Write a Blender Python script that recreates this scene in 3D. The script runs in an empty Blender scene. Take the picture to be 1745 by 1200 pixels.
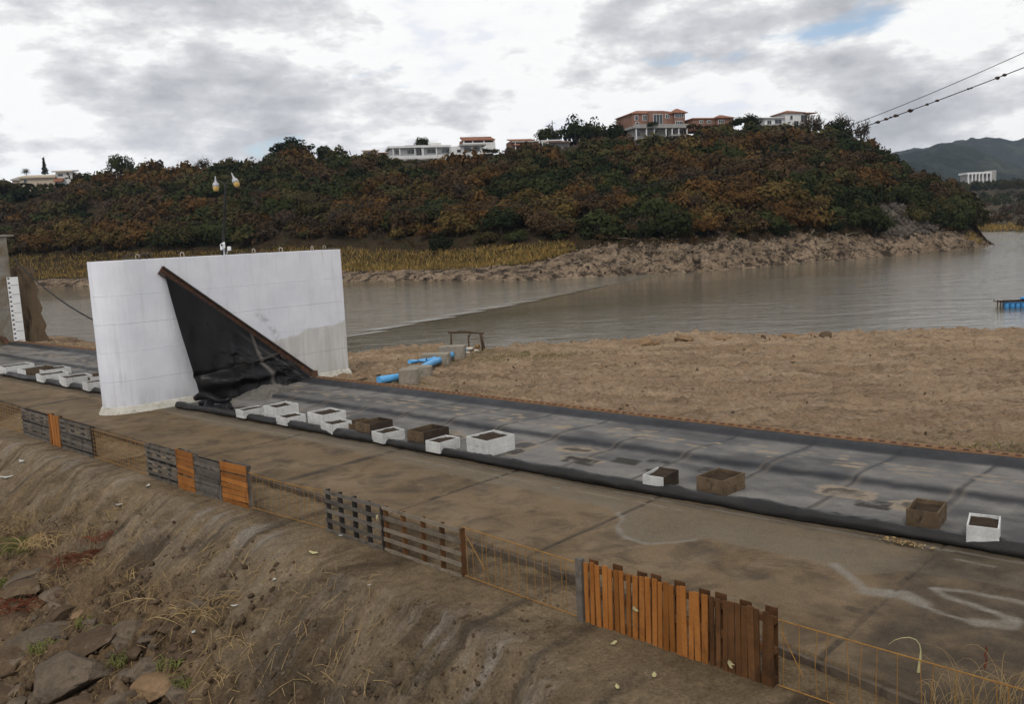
import bpy, bmesh, math, random
import numpy as np
from mathutils import Vector, Matrix, noise as mnoise

random.seed(7)
RNG = np.random.default_rng(11)
SC = bpy.context.scene
COL = SC.collection

# ------------------------------------------------------------------ camera
FPX, CAMH, ROLL, HORIZON = 1477.0, 6.5, math.radians(2.6), 400.0
_p = math.atan((600 - HORIZON) * math.cos(ROLL) / FPX)
F = np.array([0, math.cos(_p), -math.sin(_p)])
R0 = np.array([1.0, 0, 0]); U0 = np.cross(R0, F)
RV = math.cos(ROLL) * R0 - math.sin(ROLL) * U0
UV = math.cos(ROLL) * U0 + math.sin(ROLL) * R0
CAM = np.array([0, 0, CAMH])
cd = bpy.data.cameras.new('camera'); cam = bpy.data.objects.new('camera', cd); COL.objects.link(cam)
cd.sensor_width = 36.0; cd.lens = 36.0 * FPX / 1745.0; cd.clip_start = 0.1; cd.clip_end = 12000
cam.matrix_world = Matrix(((RV[0], UV[0], -F[0], 0), (RV[1], UV[1], -F[1], 0), (RV[2], UV[2], -F[2], CAMH), (0, 0, 0, 1)))
SC.camera = cam

# ------------------------------------------------------------------ node helpers
class NT:
    def __init__(s, tree): s.t = tree
    def n(s, typ, **kw):
        nd = s.t.nodes.new(typ)
        for k, v in kw.items(): setattr(nd, k, v)
        return nd
    def put(s, sock, v):
        if isinstance(v, bpy.types.NodeSocket): s.t.links.new(v, sock)
        elif isinstance(v, (tuple, list)) and len(v) == 3 and sock.type == 'RGBA': sock.default_value = (*v, 1)
        else: sock.default_value = v
    def coord(s, kind='Object'): return s.n('ShaderNodeTexCoord').outputs[kind]
    def pos(s): return s.n('ShaderNodeNewGeometry').outputs['Position']
    def mapping(s, vec, scale=(1, 1, 1), rot=(0, 0, 0), loc=(0, 0, 0)):
        m = s.n('ShaderNodeMapping'); s.put(m.inputs[0], vec); m.inputs['Scale'].default_value = scale
        m.inputs['Rotation'].default_value = rot; m.inputs['Location'].default_value = loc
        return m.outputs[0]
    def noise(s, vec, scale, detail=5, rough=0.55, dist=0.0):
        m = s.n('ShaderNodeTexNoise'); s.put(m.inputs['Vector'], vec); s.put(m.inputs['Scale'], scale)
        m.inputs['Detail'].default_value = detail; m.inputs['Roughness'].default_value = rough; m.inputs['Distortion'].default_value = dist
        return m.outputs['Fac']
    def voro(s, vec, scale, feature='F1'):
        m = s.n('ShaderNodeTexVoronoi', feature=feature); s.put(m.inputs['Vector'], vec); s.put(m.inputs['Scale'], scale)
        return m.outputs['Distance']
    def ramp(s, fac, stops, interp='LINEAR'):
        m = s.n('ShaderNodeValToRGB'); s.put(m.inputs[0], fac); cr = m.color_ramp; cr.interpolation = interp
        while len(cr.elements) < len(stops): cr.elements.new(0.5)
        for e, (p, c) in zip(cr.elements, stops):
            e.position = p; e.color = (*c, 1) if isinstance(c, (tuple, list)) else (c, c, c, 1)
        return m.outputs[0]
    def mix(s, fac, a, b, mode='MIX'):
        m = s.n('ShaderNodeMix', data_type='RGBA', blend_type=mode)
        s.put(m.inputs[0], fac); s.put(m.inputs[6], a); s.put(m.inputs[7], b)
        return m.outputs[2]
    def math(s, op, a, b=0.5, clamp=False):
        m = s.n('ShaderNodeMath', operation=op, use_clamp=clamp); s.put(m.inputs[0], a); s.put(m.inputs[1], b)
        return m.outputs[0]
    def bump(s, h, strength=0.5, dist=0.02, normal=None):
        m = s.n('ShaderNodeBump'); s.put(m.inputs['Height'], h); m.inputs['Strength'].default_value = strength
        m.inputs['Distance'].default_value = dist
        if normal is not None: s.put(m.inputs['Normal'], normal)
        return m.outputs[0]
    def attr(s, name, out='Fac'):
        m = s.n('ShaderNodeAttribute'); m.attribute_name = name; return m.outputs[out]
    def sep(s, vec):
        m = s.n('ShaderNodeSeparateXYZ'); s.put(m.inputs[0], vec); return m.outputs

def newmat(name, spec=0.3):
    m = bpy.data.materials.new(name); m.use_nodes = True
    nt = NT(m.node_tree); b = m.node_tree.nodes['Principled BSDF']
    b.inputs['Specular IOR Level'].default_value = spec
    return m, nt, b

def surf(name, c1, c2, scale=2.0, rough=0.85, bumpd=0.01, bumps=20.0, c3=None, s3=6.0, t3=(0.55, 0.7), spec=0.08, stretch=(1, 1, 1), fine=0.25, rnd=0.0):
    """mottled two or three tone surface with fine grain and relief"""
    m, nt, b = newmat(name, spec)
    v = nt.mapping(nt.coord('Object'), stretch)
    col = nt.mix(nt.ramp(nt.noise(v, scale, 7, 0.6), [(0.32, 0), (0.68, 1)]), c1, c2)
    if c3 is not None:
        col = nt.mix(nt.ramp(nt.noise(v, s3, 6, 0.62, 0.4), [(t3[0], 0), (t3[1], 1)]), col, c3)
    if fine:
        g = nt.noise(v, bumps * 1.7, 4, 0.6)
        col = nt.mix(fine, col, nt.ramp(g, [(0.3, 0.35), (0.7, 1.6)]), 'MULTIPLY')
    if rnd:
        oi = nt.n('ShaderNodeObjectInfo').outputs['Random']
        hs = nt.n('ShaderNodeHueSaturation'); nt.put(hs.inputs['Color'], col)
        nt.put(hs.inputs['Value'], nt.math('ADD', nt.math('MULTIPLY', oi, 2 * rnd), 1 - rnd)); col = hs.outputs[0]
    nt.put(b.inputs['Base Color'], col); b.inputs['Roughness'].default_value = rough
    nt.put(b.inputs['Normal'], nt.bump(nt.noise(v, bumps, 6, 0.65), 0.7, bumpd))
    return m

# ------------------------------------------------------------------ sky and sun
w = bpy.data.worlds.new('World'); SC.world = w; w.use_nodes = True
nt = NT(w.node_tree); w.node_tree.nodes.clear()
SUN_EL, SUN_AZ = math.radians(48), math.radians(192)     # azimuth clockwise from +Y: behind and left of the camera
sky = nt.n('ShaderNodeTexSky', sky_type='NISHITA'); sky.sun_disc = False
sky.sun_elevation = SUN_EL; sky.sun_rotation = SUN_AZ; sky.air_density = 1.0; sky.dust_density = 1.0
bg_sky = nt.n('ShaderNodeBackground'); nt.put(bg_sky.inputs[0], sky.outputs[0]); bg_sky.inputs[1].default_value = 0.11
d = nt.coord('Generated'); sx, sy, sz = nt.sep(d)
zz = nt.math('ADD', nt.math('MAXIMUM', sz, 0.0), 0.16)
cv = nt.n('ShaderNodeCombineXYZ'); nt.put(cv.inputs[0], nt.math('DIVIDE', sx, zz)); nt.put(cv.inputs[1], nt.math('DIVIDE', sy, zz)); cv.inputs[2].default_value = 3.7
pv = cv.outputs[0]
dv = nt.mapping(d, (1, 1, 2.3), loc=(3.1, 1.4, 5.2))
big = nt.noise(nt.mapping(pv, (0.8, 1.0, 1), loc=(4.2, 1.3, 0)), 0.9, 3, 0.5, 0.2)
mid = nt.noise(nt.mapping(d, (1, 1, 2.6), loc=(0.7, 8.1, 2.0)), 3.3, 12, 0.58, 0.0)
bil = nt.noise(dv, 8.5, 12, 0.60, 0.0)
dens = nt.math('ADD', nt.math('MULTIPLY', mid, 0.50), nt.math('ADD', nt.math('MULTIPLY', bil, 0.38), nt.math('MULTIPLY', big, 0.18)))
cloud = nt.ramp(dens, [(0.36, (0.74, 0.80, 0.92)), (0.43, (0.86, 0.88, 0.93)), (0.46, (0.98, 0.98, 0.98)), (0.505, (1.0, 1.0, 0.99)), (0.528, (0.82, 0.82, 0.83)), (0.562, (0.64, 0.645, 0.67)), (0.63, (0.44, 0.45, 0.48))])
bg_cl = nt.n('ShaderNodeBackground'); nt.put(bg_cl.inputs[0], cloud); bg_cl.inputs[1].default_value = 0.93
gap = nt.ramp(nt.math('ADD', nt.math('MULTIPLY', nt.noise(nt.mapping(pv, (1, 1, 1), loc=(9.3, 2.2, 1)), 1.5, 7, 0.55, 0.3), 0.8), nt.math('MULTIPLY', mid, 0.25)), [(0.655, 0), (0.72, 0.85)])
ms = nt.n('ShaderNodeMixShader'); nt.put(ms.inputs[0], gap); nt.t.links.new(bg_cl.outputs[0], ms.inputs[1]); nt.t.links.new(bg_sky.outputs[0], ms.inputs[2])
wo = nt.n('ShaderNodeOutputWorld'); nt.t.links.new(ms.outputs[0], wo.inputs[0])

sl = bpy.data.lights.new('sun', 'SUN'); sl.energy = 1.4; sl.angle = math.radians(11); sl.color = (1.0, 0.95, 0.88)
sun = bpy.data.objects.new('sun', sl); COL.objects.link(sun)
sdir = Vector((math.sin(SUN_AZ) * math.cos(SUN_EL), math.cos(SUN_AZ) * math.cos(SUN_EL), math.sin(SUN_EL)))
sun.rotation_euler = (-sdir).to_track_quat('-Z', 'Y').to_euler(); sun.location = (0, -20, 60)
SC.view_settings.view_transform = 'Standard'; SC.view_settings.look = 'None'
SC.view_settings.exposure = 0.14; SC.view_settings.gamma = 1.0; SC.view_settings.use_curve_mapping = False
SC.cycles.use_denoising = True; SC.cycles.max_bounces = 6; SC.cycles.diffuse_bounces = 3; SC.cycles.volume_bounces = 0
SC.cycles.transparent_max_bounces = 8

# ------------------------------------------------------------------ places: photo sightlines and the crest's own axes
def ray(x, y): return F + (x - 872.5) / FPX * RV - (y - 600) / FPX * UV
def PZ(x, y, z=0.0):
    d = ray(x, y); return CAM + d * ((z - CAMH) / d[2])
def PD(x, y, Y):
    d = ray(x, y); return CAM + d * (Y / d[1])
def proj(P):
    q = np.asarray(P) - CAM; z = q @ F; return 872.5 + FPX * (q @ RV) / z, 600 - FPX * (q @ UV) / z
AZ = math.radians(43)
EU = np.array([math.cos(AZ), -math.sin(AZ), 0]); EV = np.array([math.sin(AZ), math.cos(AZ), 0]); EZ = np.array([0, 0, 1.0])
def W(u, v, z=0.0): return EU * u + EV * v + EZ * z
def uv(P): return float(P[0] * EU[0] + P[1] * EU[1]), float(P[0] * EV[0] + P[1] * EV[1])
def itp(x, xs, ys): return np.interp(x, xs, ys)
TAB = np.random.default_rng(3).random((256, 256))
def vn(x, y):
    x = np.asarray(x, float); y = np.asarray(y, float)
    xi = np.floor(x).astype(int); yi = np.floor(y).astype(int); fx = x - xi; fy = y - yi
    fx = fx * fx * (3 - 2 * fx); fy = fy * fy * (3 - 2 * fy)
    a = TAB[xi & 255, yi & 255]; b = TAB[(xi + 1) & 255, yi & 255]; c = TAB[xi & 255, (yi + 1) & 255]; e = TAB[(xi + 1) & 255, (yi + 1) & 255]
    return (a * (1 - fx) + b * fx) * (1 - fy) + (c * (1 - fx) + e * fx) * fy - 0.5
def fbm(x, y, o=5, g=0.5):
    s = 0; a = 1; f = 1.0
    for i in range(o):
        s = s + a * vn(np.asarray(x) * f + 17.3 * i, np.asarray(y) * f + 5.1 * i); a *= g; f *= 2.03
    return s
def sstep(a, b, x):
    t = np.clip((np.asarray(x, float) - a) / (b - a), 0, 1); return t * t * (3 - 2 * t)

# ------------------------------------------------------------------ object helpers
def tag(o, label=None, cat=None, group=None, kind=None):
    if label: o['label'] = label
    if cat: o['category'] = cat
    if group: o['group'] = group
    if kind: o['kind'] = kind
    return o
def wloc(o):
    l = Vector((0, 0, 0))
    while o is not None: l += o.location; o = o.parent
    return l
def empty(name, loc, label=None, cat=None, group=None):
    o = bpy.data.objects.new(name, None); o.empty_display_size = 0.2; COL.objects.link(o); o.location = Vector([float(a) for a in loc])
    return tag(o, label, cat, group)
def link(name, me, m=None, parent=None, loc=None):
    o = bpy.data.objects.new(name, me); COL.objects.link(o)
    if m is not None and len(me.materials) == 0: me.materials.append(m)
    if parent is not None: o.parent = parent
    if loc is not None: o.location = Vector([float(a) for a in loc])
    return o
class MB:
    def __init__(s): s.v = []; s.f = []
    def add(s, vs, fs):
        n = len(s.v); s.v += [tuple(float(c) for c in p) for p in vs]; s.f += [tuple(i + n for i in f) for f in fs]; return s
    def box(s, c, ax, ay, az):
        c, ax, ay, az = (np.asarray(q, float) for q in (c, ax, ay, az))
        vs = [c + sx * ax + sy * ay + sz * az for sz in (-1, 1) for sy in (-1, 1) for sx in (-1, 1)]
        return s.add(vs, [(0, 2, 3, 1), (4, 5, 7, 6), (0, 1, 5, 4), (2, 6, 7, 3), (0, 4, 6, 2), (1, 3, 7, 5)])
    def uvbox(s, u0, u1, v0, v1, z0, z1):
        return s.box(W((u0 + u1) / 2, (v0 + v1) / 2, (z0 + z1) / 2), EU * (u1 - u0) / 2, EV * (v1 - v0) / 2, EZ * (z1 - z0) / 2)
    def bar(s, a, b, wd, th, up=(0, 0, 1)):
        a = np.asarray(a, float); b = np.asarray(b, float); d = b - a; L = np.linalg.norm(d); d = d / L
        x = np.cross(d, up); x = x / np.linalg.norm(x); y = np.cross(x, d)
        return s.box((a + b) / 2, d * L / 2, x * wd / 2, y * th / 2)
    def tube(s, pts, r, seg=8, caps=True):
        pts = [np.asarray(p, float) for p in pts]; n = len(pts)
        rr = [r] * n if np.isscalar(r) else r; rings = []; px = None
        for i in range(n):
            d = pts[min(i + 1, n - 1)] - pts[max(i - 1, 0)]; d = d / (np.linalg.norm(d) + 1e-9)
            if px is None:
                px = np.cross(d, (0, 0, 1.0)) if abs(d[2]) < 0.9 else np.cross(d, (1.0, 0, 0))
            px = px - d * (px @ d); px = px / np.linalg.norm(px); py = np.cross(d, px)
            rings.append([pts[i] + rr[i] * (math.cos(2 * math.pi * k / seg) * px + math.sin(2 * math.pi * k / seg) * py) for k in range(seg)])
        vs = [p for ring in rings for p in ring]
        fs = [(i * seg + k, i * seg + (k + 1) % seg, (i + 1) * seg + (k + 1) % seg, (i + 1) * seg + k) for i in range(n - 1) for k in range(seg)]
        if caps: fs += [tuple(range(seg))[::-1], tuple((n - 1) * seg + k for k in range(seg))]
        return s.add(vs, fs)
    def prism(s, poly, z0, z1):
        """vertical prism over a plan polygon (counter-clockwise list of xy)"""
        n = len(poly)
        vs = [(p[0], p[1], z0) for p in poly] + [(p[0], p[1], z1) for p in poly]
        return s.add(vs, [tuple(range(n))[::-1], tuple(range(n, 2 * n))] + [(i, (i + 1) % n, n + (i + 1) % n, n + i) for i in range(n)])
    def build(s, name, m, parent=None, loc=None, smooth=False, bevel=0.0):
        base = np.array(wloc(parent)) if parent is not None else np.zeros(3)
        if loc is not None: base = base + np.asarray(loc, float) if parent is not None else np.asarray(loc, float)
        me = bpy.data.meshes.new(name); V = np.asarray(s.v, float) - base
        me.from_pydata(V.tolist(), [], s.f); me.update()
        if smooth: me.polygons.foreach_set('use_smooth', [True] * len(me.polygons))
        o = link(name, me, m, parent, loc)
        if bevel:
            b = o.modifiers.new('bevel', 'BEVEL'); b.width = bevel; b.segments = 2; b.limit_method = 'ANGLE'
        return o
def grid_mesh(name, P, m, attrs=None, smooth=True, loc=None):
    """P: (n, m, 3) world positions -> mesh object"""
    n, k = P.shape[:2]; me = bpy.data.meshes.new(name)
    V = P.reshape(-1, 3).astype(np.float32)
    if loc is not None: V = V - np.asarray(loc, np.float32)
    i, j = np.meshgrid(np.arange(n - 1), np.arange(k - 1), indexing='ij'); a = (i * k + j).ravel()
    Q = np.stack([a, a + k, a + k + 1, a + 1], 1).astype(np.int32)
    me.vertices.add(len(V)); me.vertices.foreach_set('co', V.ravel())
    me.loops.add(Q.size); me.loops.foreach_set('vertex_index', Q.ravel())
    me.polygons.add(len(Q)); me.polygons.foreach_set('loop_start', np.arange(0, Q.size, 4, dtype=np.int32))
    me.update(calc_edges=True); me.validate()
    # make normals face up on average
    if smooth: me.polygons.foreach_set('use_smooth', np.ones(len(Q), bool))
    for an, av in (attrs or {}).items():
        at = me.attributes.new(an, 'FLOAT', 'POINT'); at.data.foreach_set('value', np.asarray(av, np.float32).ravel())
    return link(name, me, m, None, loc)
def quads_mesh(name, V, tint=None, m=None, nper=4):
    """V: (N*nper,3) separate polygons"""
    me = bpy.data.meshes.new(name); V = np.asarray(V, np.float32); N = len(V) // nper
    me.vertices.add(len(V)); me.vertices.foreach_set('co', V.ravel())
    me.loops.add(len(V)); me.loops.foreach_set('vertex_index', np.arange(len(V), dtype=np.int32))
    me.polygons.add(N); me.polygons.foreach_set('loop_start', np.arange(0, len(V), nper, dtype=np.int32))
    me.update(calc_edges=True)
    if tint is not None:
        at = me.attributes.new('tint', 'FLOAT_COLOR', 'POINT'); at.data.foreach_set('color', np.asarray(tint, np.float32).ravel())
    if m: me.materials.append(m)
    return me
def tris_mesh(name, V, Fc, tint=None, m=None, smooth=False):
    me = bpy.data.meshes.new(name); V = np.asarray(V, np.float32); Fc = np.asarray(Fc, np.int32); k = Fc.shape[1]
    me.vertices.add(len(V)); me.vertices.foreach_set('co', V.ravel())
    me.loops.add(Fc.size); me.loops.foreach_set('vertex_index', Fc.ravel())
    me.polygons.add(len(Fc)); me.polygons.foreach_set('loop_start', np.arange(0, Fc.size, k, dtype=np.int32))
    if smooth: me.polygons.foreach_set('use_smooth', np.ones(len(Fc), bool))
    me.update(calc_edges=True)
    if tint is not None:
        at = me.attributes.new('tint', 'FLOAT_COLOR', 'POINT'); at.data.foreach_set('color', np.asarray(tint, np.float32).ravel())
    if m: me.materials.append(m)
    return me
_ico = {}
def ico(sub):
    if sub not in _ico:
        bm = bmesh.new(); bmesh.ops.create_icosphere(bm, subdivisions=sub, radius=1.0)
        _ico[sub] = (np.array([v.co[:] for v in bm.verts]), np.array([[v.index for v in f.verts] for f in bm.faces])); bm.free()
    return _ico[sub]
def rock_verts(seed, sub=3, cuts=11, rough=0.05, lo=0.55, hi=0.92):
    r = np.random.default_rng(seed); V, Fc = ico(sub); V = V.copy()
    for i in range(cuts):
        n = r.normal(size=3); n /= np.linalg.norm(n); dd = r.uniform(lo, hi)
        h = V @ n - dd; V = V - np.outer(np.maximum(h, 0), n)
    if rough:
        V = V * (1 + rough * (fbm(V[:, 0] * 3 + seed, V[:, 1] * 3 + V[:, 2] * 2.3, 4))[:, None] * 2)
    return V, Fc

# ------------------------------------------------------------------ materials
M = {}
def slab_mat():
    m, nt, b = newmat('concrete_slab', 0.10); v = nt.coord('Object')
    col = nt.mix(nt.ramp(nt.noise(v, 0.35, 7, 0.6, 0.4), [(0.35, 0), (0.65, 1)]), (0.112, 0.077, 0.042), (0.170, 0.120, 0.071))
    col = nt.mix(nt.ramp(nt.noise(nt.mapping(v, loc=(5, 2, 0)), 1.1, 8, 0.65, 0.5), [(0.46, 0), (0.66, 0.85)]), col, (0.060, 0.044, 0.029))
    col = nt.mix(nt.ramp(nt.noise(nt.mapping(v, loc=(1, 7, 0)), 2.3, 9, 0.72, 0.3), [(0.55, 0), (0.68, 0.6)]), col, (0.165, 0.130, 0.092))
    col = nt.mix(nt.math('MULTIPLY', nt.attr('grey'), nt.ramp(nt.noise(v, 9.0, 6, 0.7), [(0.30, 0.35), (0.6, 1)])), col, (0.135, 0.110, 0.078))
    col = nt.mix(nt.math('MULTIPLY', nt.attr('dark'), nt.ramp(nt.noise(v, 1.6, 6, 0.65), [(0.35, 0.4), (0.6, 1)])), col, (0.046, 0.036, 0.026))
    col = nt.mix(nt.math('MULTIPLY', nt.attr('stain'), nt.ramp(nt.noise(v, 3.2, 9, 0.75), [(0.32, 0.2), (0.60, 1.0)])), col, (0.200, 0.182, 0.154))
    col = nt.mix(0.55, col, nt.ramp(nt.noise(v, 26, 5, 0.7), [(0.3, 0.55), (0.72, 1.45)]), 'MULTIPLY')
    col = nt.mix(nt.ramp(nt.noise(v, 60, 2, 0.5), [(0.70, 0), (0.76, 0.5)]), col, (0.22, 0.20, 0.17))
    nt.put(b.inputs['Base Color'], col)
    nt.put(b.inputs['Roughness'], nt.ramp(nt.noise(v, 0.8, 5), [(0.3, 0.55), (0.7, 0.9)]))
    nt.put(b.inputs['Normal'], nt.bump(nt.noise(v, 30, 7, 0.7), 0.6, 0.012)); return m
M['slab'] = slab_mat()
def slope_mat():
    m, nt, b = newmat('dirt_slope', 0.03); v = nt.coord('Object')
    # crest aligned coordinates so that run-off streaks follow the fall of the slope
    vs = nt.mapping(v, (1, 1, 1), rot=(0, 0, AZ)); vs = nt.mapping(vs, (2.6, 0.35, 0.35))
    col = nt.mix(nt.ramp(nt.noise(v, 0.5, 7, 0.6, 0.5), [(0.33, 0), (0.66, 1)]), (0.150, 0.108, 0.064), (0.240, 0.178, 0.112))
    col = nt.mix(nt.ramp(nt.noise(nt.mapping(v, loc=(3, 9, 1)), 0.28, 8, 0.62, 0.8), [(0.50, 0), (0.60, 0.8)]), col, (0.066, 0.047, 0.030))
    col = nt.mix(nt.math('MULTIPLY', nt.attr('rub'), nt.ramp(nt.noise(vs, 0.9, 8, 0.65, 0.6), [(0.44, 0), (0.64, 0.95)])), col, (0.27, 0.235, 0.195))
    col = nt.mix(nt.ramp(nt.noise(vs, 0.55, 7, 0.6, 0.7), [(0.52, 0), (0.68, 0.75)]), col, (0.060, 0.048, 0.037))
    col = nt.mix(nt.math('MULTIPLY', nt.attr('dirt'), nt.ramp(nt.noise(v, 2.3, 8, 0.7, 0.4), [(0.34, 0.25), (0.62, 1)])), col, (0.165, 0.108, 0.060))
    col = nt.mix(nt.math('MULTIPLY', nt.attr('dirt'), nt.ramp(nt.noise(v, 1.3, 8, 0.7, 0.6), [(0.50, 0), (0.64, 0.85)])), col, (0.052, 0.038, 0.027))
    col = nt.mix(0.6, col, nt.ramp(nt.noise(v, 19, 6, 0.72), [(0.30, 0.35), (0.70, 1.65)]), 'MULTIPLY')
    col = nt.mix(0.5, col, nt.ramp(nt.noise(v, 4.5, 7, 0.75, 0.4), [(0.30, 0.45), (0.70, 1.5)]), 'MULTIPLY')
    col = nt.mix(nt.ramp(nt.noise(v, 42, 2, 0.5), [(0.69, 0), (0.75, 0.6)]), col, (0.27, 0.23, 0.18))
    nt.put(b.inputs['Base Color'], col); b.inputs['Roughness'].default_value = 0.95
    h = nt.math('ADD', nt.noise(v, 14, 8, 0.75), nt.math('MULTIPLY', nt.noise(vs, 3.0, 6, 0.6), 0.6))
    nt.put(b.inputs['Normal'], nt.bump(h, 1.0, 0.09)); return m
M['slope'] = slope_mat()
def mud_mat():
    m, nt, b = newmat('dried_mud', 0.03); v = nt.coord('Object')
    vs = nt.mapping(nt.mapping(v, (1, 1, 1), rot=(0, 0, 0.35)), (0.35, 1.3, 1))
    col = nt.mix(nt.ramp(nt.noise(vs, 0.30, 8, 0.62, 0.4), [(0.34, 0), (0.66, 1)]), (0.285, 0.196, 0.122), (0.415, 0.302, 0.200))
    col = nt.mix(nt.ramp(nt.noise(vs, 0.95, 8, 0.7, 0.6), [(0.47, 0), (0.66, 0.9)]), col, (0.165, 0.116, 0.074))
    col = nt.mix(nt.ramp(nt.noise(vs, 1.7, 7, 0.7, 0.3), [(0.57, 0), (0.68, 0.8)]), col, (0.34, 0.275, 0.205))
    col = nt.mix(nt.math('MULTIPLY', nt.attr('green'), nt.ramp(nt.noise(v, 1.1, 7, 0.7), [(0.45, 0), (0.62, 0.8)])), col, (0.115, 0.105, 0.045))
    col = nt.mix(nt.attr('wet'), col, (0.10, 0.078, 0.052))
    col = nt.mix(0.55, col, nt.ramp(nt.noise(v, 7, 7, 0.75), [(0.30, 0.4), (0.70, 1.6)]), 'MULTIPLY')
    nt.put(b.inputs['Base Color'], col); b.inputs['Roughness'].default_value = 0.95
    nt.put(b.inputs['Normal'], nt.bump(nt.noise(v, 4, 9, 0.78), 1.0, 0.22)); return m
M['mud'] = mud_mat()
def rubber_mat(name, black=False):
    m, nt, b = newmat(name, 0.3); v = nt.coord('Object')
    base = nt.mix(nt.ramp(nt.noise(v, 0.8, 6), [(0.35, 0), (0.65, 1)]), *(((0.004, 0.004, 0.005), (0.009, 0.009, 0.010)) if black else ((0.012, 0.013, 0.016), (0.022, 0.024, 0.029))))
    dn = nt.ramp(nt.noise(nt.mapping(v, rot=(0, 0, AZ)), 0.55, 8, 0.66, 0.6), [(0.33, 0.68), (0.60, 1)])
    fn = nt.ramp(nt.noise(v, 3.5, 7, 0.7), [(0.3, 0.78), (0.65, 1)])
    du = nt.math('MULTIPLY', nt.math('MULTIPLY', dn, fn), nt.attr('dust'), True)
    col = nt.mix(du, base, nt.mix(nt.noise(v, 1.2, 5), (0.156, 0.149, 0.142), (0.220, 0.205, 0.185)))
    col = nt.mix(nt.math('MULTIPLY', nt.attr('sand'), nt.ramp(nt.noise(v, 4.0, 6, 0.7), [(0.30, 0.15), (0.5, 1)])), col, (0.250, 0.195, 0.135))
    col = nt.mix(nt.math('MULTIPLY', nt.attr('wet'), nt.ramp(nt.noise(v, 2.0, 6, 0.65), [(0.36, 0), (0.5, 0.95)])), col, (0.030, 0.026, 0.022))
    col = nt.mix(0.35, col, nt.ramp(nt.noise(v, 22, 5, 0.7), [(0.3, 0.55), (0.7, 1.45)]), 'MULTIPLY')
    nt.put(b.inputs['Base Color'], col)
    nt.put(b.inputs['Roughness'], nt.math('ADD', nt.math('MULTIPLY', du, 0.35), nt.ramp(nt.noise(v, 1.7, 6), [(0.3, 0.26), (0.7, 0.40)] if black else [(0.3, 0.45), (0.7, 0.65)])))
    nt.put(b.inputs['Normal'], nt.bump(nt.noise(v, 5, 7, 0.6), 0.35, 0.03))
    b.inputs['Specular IOR Level'].default_value = 0.16 if black else 0.15
    return m
M['rubber'] = rubber_mat('rubber_membrane')
M['rubber_black'] = rubber_mat('black_rubber', black=True)
def pier_mat():
    m, nt, b = newmat('whitewashed_concrete', 0.3); v = nt.pos()
    r = nt.mapping(v, rot=(0, 0, AZ)); ux, vx, zx = nt.sep(r)          # x: along the crest, y: along the pier
    vs = nt.mapping(r, (1, 1, 0.12))
    col = nt.mix(nt.ramp(nt.noise(v, 0.8, 7, 0.6), [(0.3, 0), (0.7, 1)]), (0.600, 0.617, 0.670), (0.690, 0.702, 0.742))
    col = nt.mix(nt.ramp(nt.noise(vs, 2.6, 8, 0.7, 0.3), [(0.52, 0), (0.74, 0.5)]), col, (0.45, 0.45, 0.455))
    # the unpainted lower upstream end: a ragged tide line
    tide = nt.math('ADD', nt.math('SUBTRACT', nt.math('ADD', nt.math('MULTIPLY', nt.math('SUBTRACT', vx, 25.6), 0.13), 2.75), zx), nt.math('MULTIPLY', nt.math('SUBTRACT', nt.noise(v, 1.3, 6), 0.5), 0.7))
    side = nt.ramp(nt.math('SUBTRACT', vx, 20.5), [(0.0, 0), (0.25, 1)])
    band = nt.math('MULTIPLY', nt.ramp(tide, [(0.0, 0), (0.12, 1)]), side)
    raw = nt.mix(nt.ramp(nt.noise(vs, 3.0, 7, 0.65), [(0.35, 0), (0.65, 1)]), (0.40, 0.385, 0.35), (0.54, 0.53, 0.50))
    col = nt.mix(nt.math('MULTIPLY', band, 0.85), col, raw)
    # scuffed arc of old rubber marks beside the rail
    dv = nt.math('SUBTRACT', vx, 19.6); dz = nt.math('SUBTRACT', zx, 1.55)
    rad = nt.math('SQRT', nt.math('ADD', nt.math('MULTIPLY', dv, dv), nt.math('MULTIPLY', dz, dz)))
    arc = nt.math('MULTIPLY', nt.ramp(nt.math('ABSOLUTE', nt.math('SUBTRACT', rad, 2.25)), [(0.0, 1), (0.22, 0)]), nt.ramp(nt.noise(v, 3.3, 6, 0.7), [(0.4, 0), (0.6, 1)]))
    arc = nt.math('MULTIPLY', arc, nt.math('MULTIPLY', nt.ramp(nt.math('SUBTRACT', vx, 20.6), [(0, 0), (0.2, 1)]), nt.ramp(nt.math('SUBTRACT', 3.95, zx), [(0.3, 0), (0.6, 1)])))
    col = nt.mix(nt.math('MULTIPLY', arc, 0.6), col, (0.17, 0.17, 0.18))
    # green-grey damp near the foot
    foot = nt.math('MULTIPLY', nt.ramp(nt.math('SUBTRACT', 1.1, zx), [(0.0, 0), (1.0, 1)]), nt.ramp(nt.noise(vs, 2.2, 7, 0.7), [(0.42, 0), (0.65, 1)]))
    col = nt.mix(nt.math('MULTIPLY', foot, 0.6), col, (0.30, 0.29, 0.255))
    col = nt.mix(nt.ramp(nt.noise(v, 14, 3, 0.5), [(0.70, 0), (0.76, 0.35)]), col, (0.33, 0.31, 0.29))
    col = nt.mix(nt.ramp(nt.noise(nt.mapping(r, (1, 1, 0.05)), 5.0, 6, 0.7), [(0.58, 0), (0.72, 0.42)]), col, (0.40, 0.385, 0.365))
    nt.put(b.inputs['Base Color'], col); b.inputs['Roughness'].default_value = 0.8
    nt.put(b.inputs['Normal'], nt.bump(nt.math('ADD', nt.noise(v, 1.6, 5, 0.6), nt.math('MULTIPLY', nt.noise(v, 22, 5, 0.6), 0.25)), 0.5, 0.04)); return m
M['pier'] = pier_mat()
M['concrete'] = surf('weathered_concrete', (0.20, 0.175, 0.14), (0.30, 0.265, 0.215), 1.2, 0.9, 0.02, 12, (0.10, 0.085, 0.065), 2.5, (0.55, 0.75))
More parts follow.
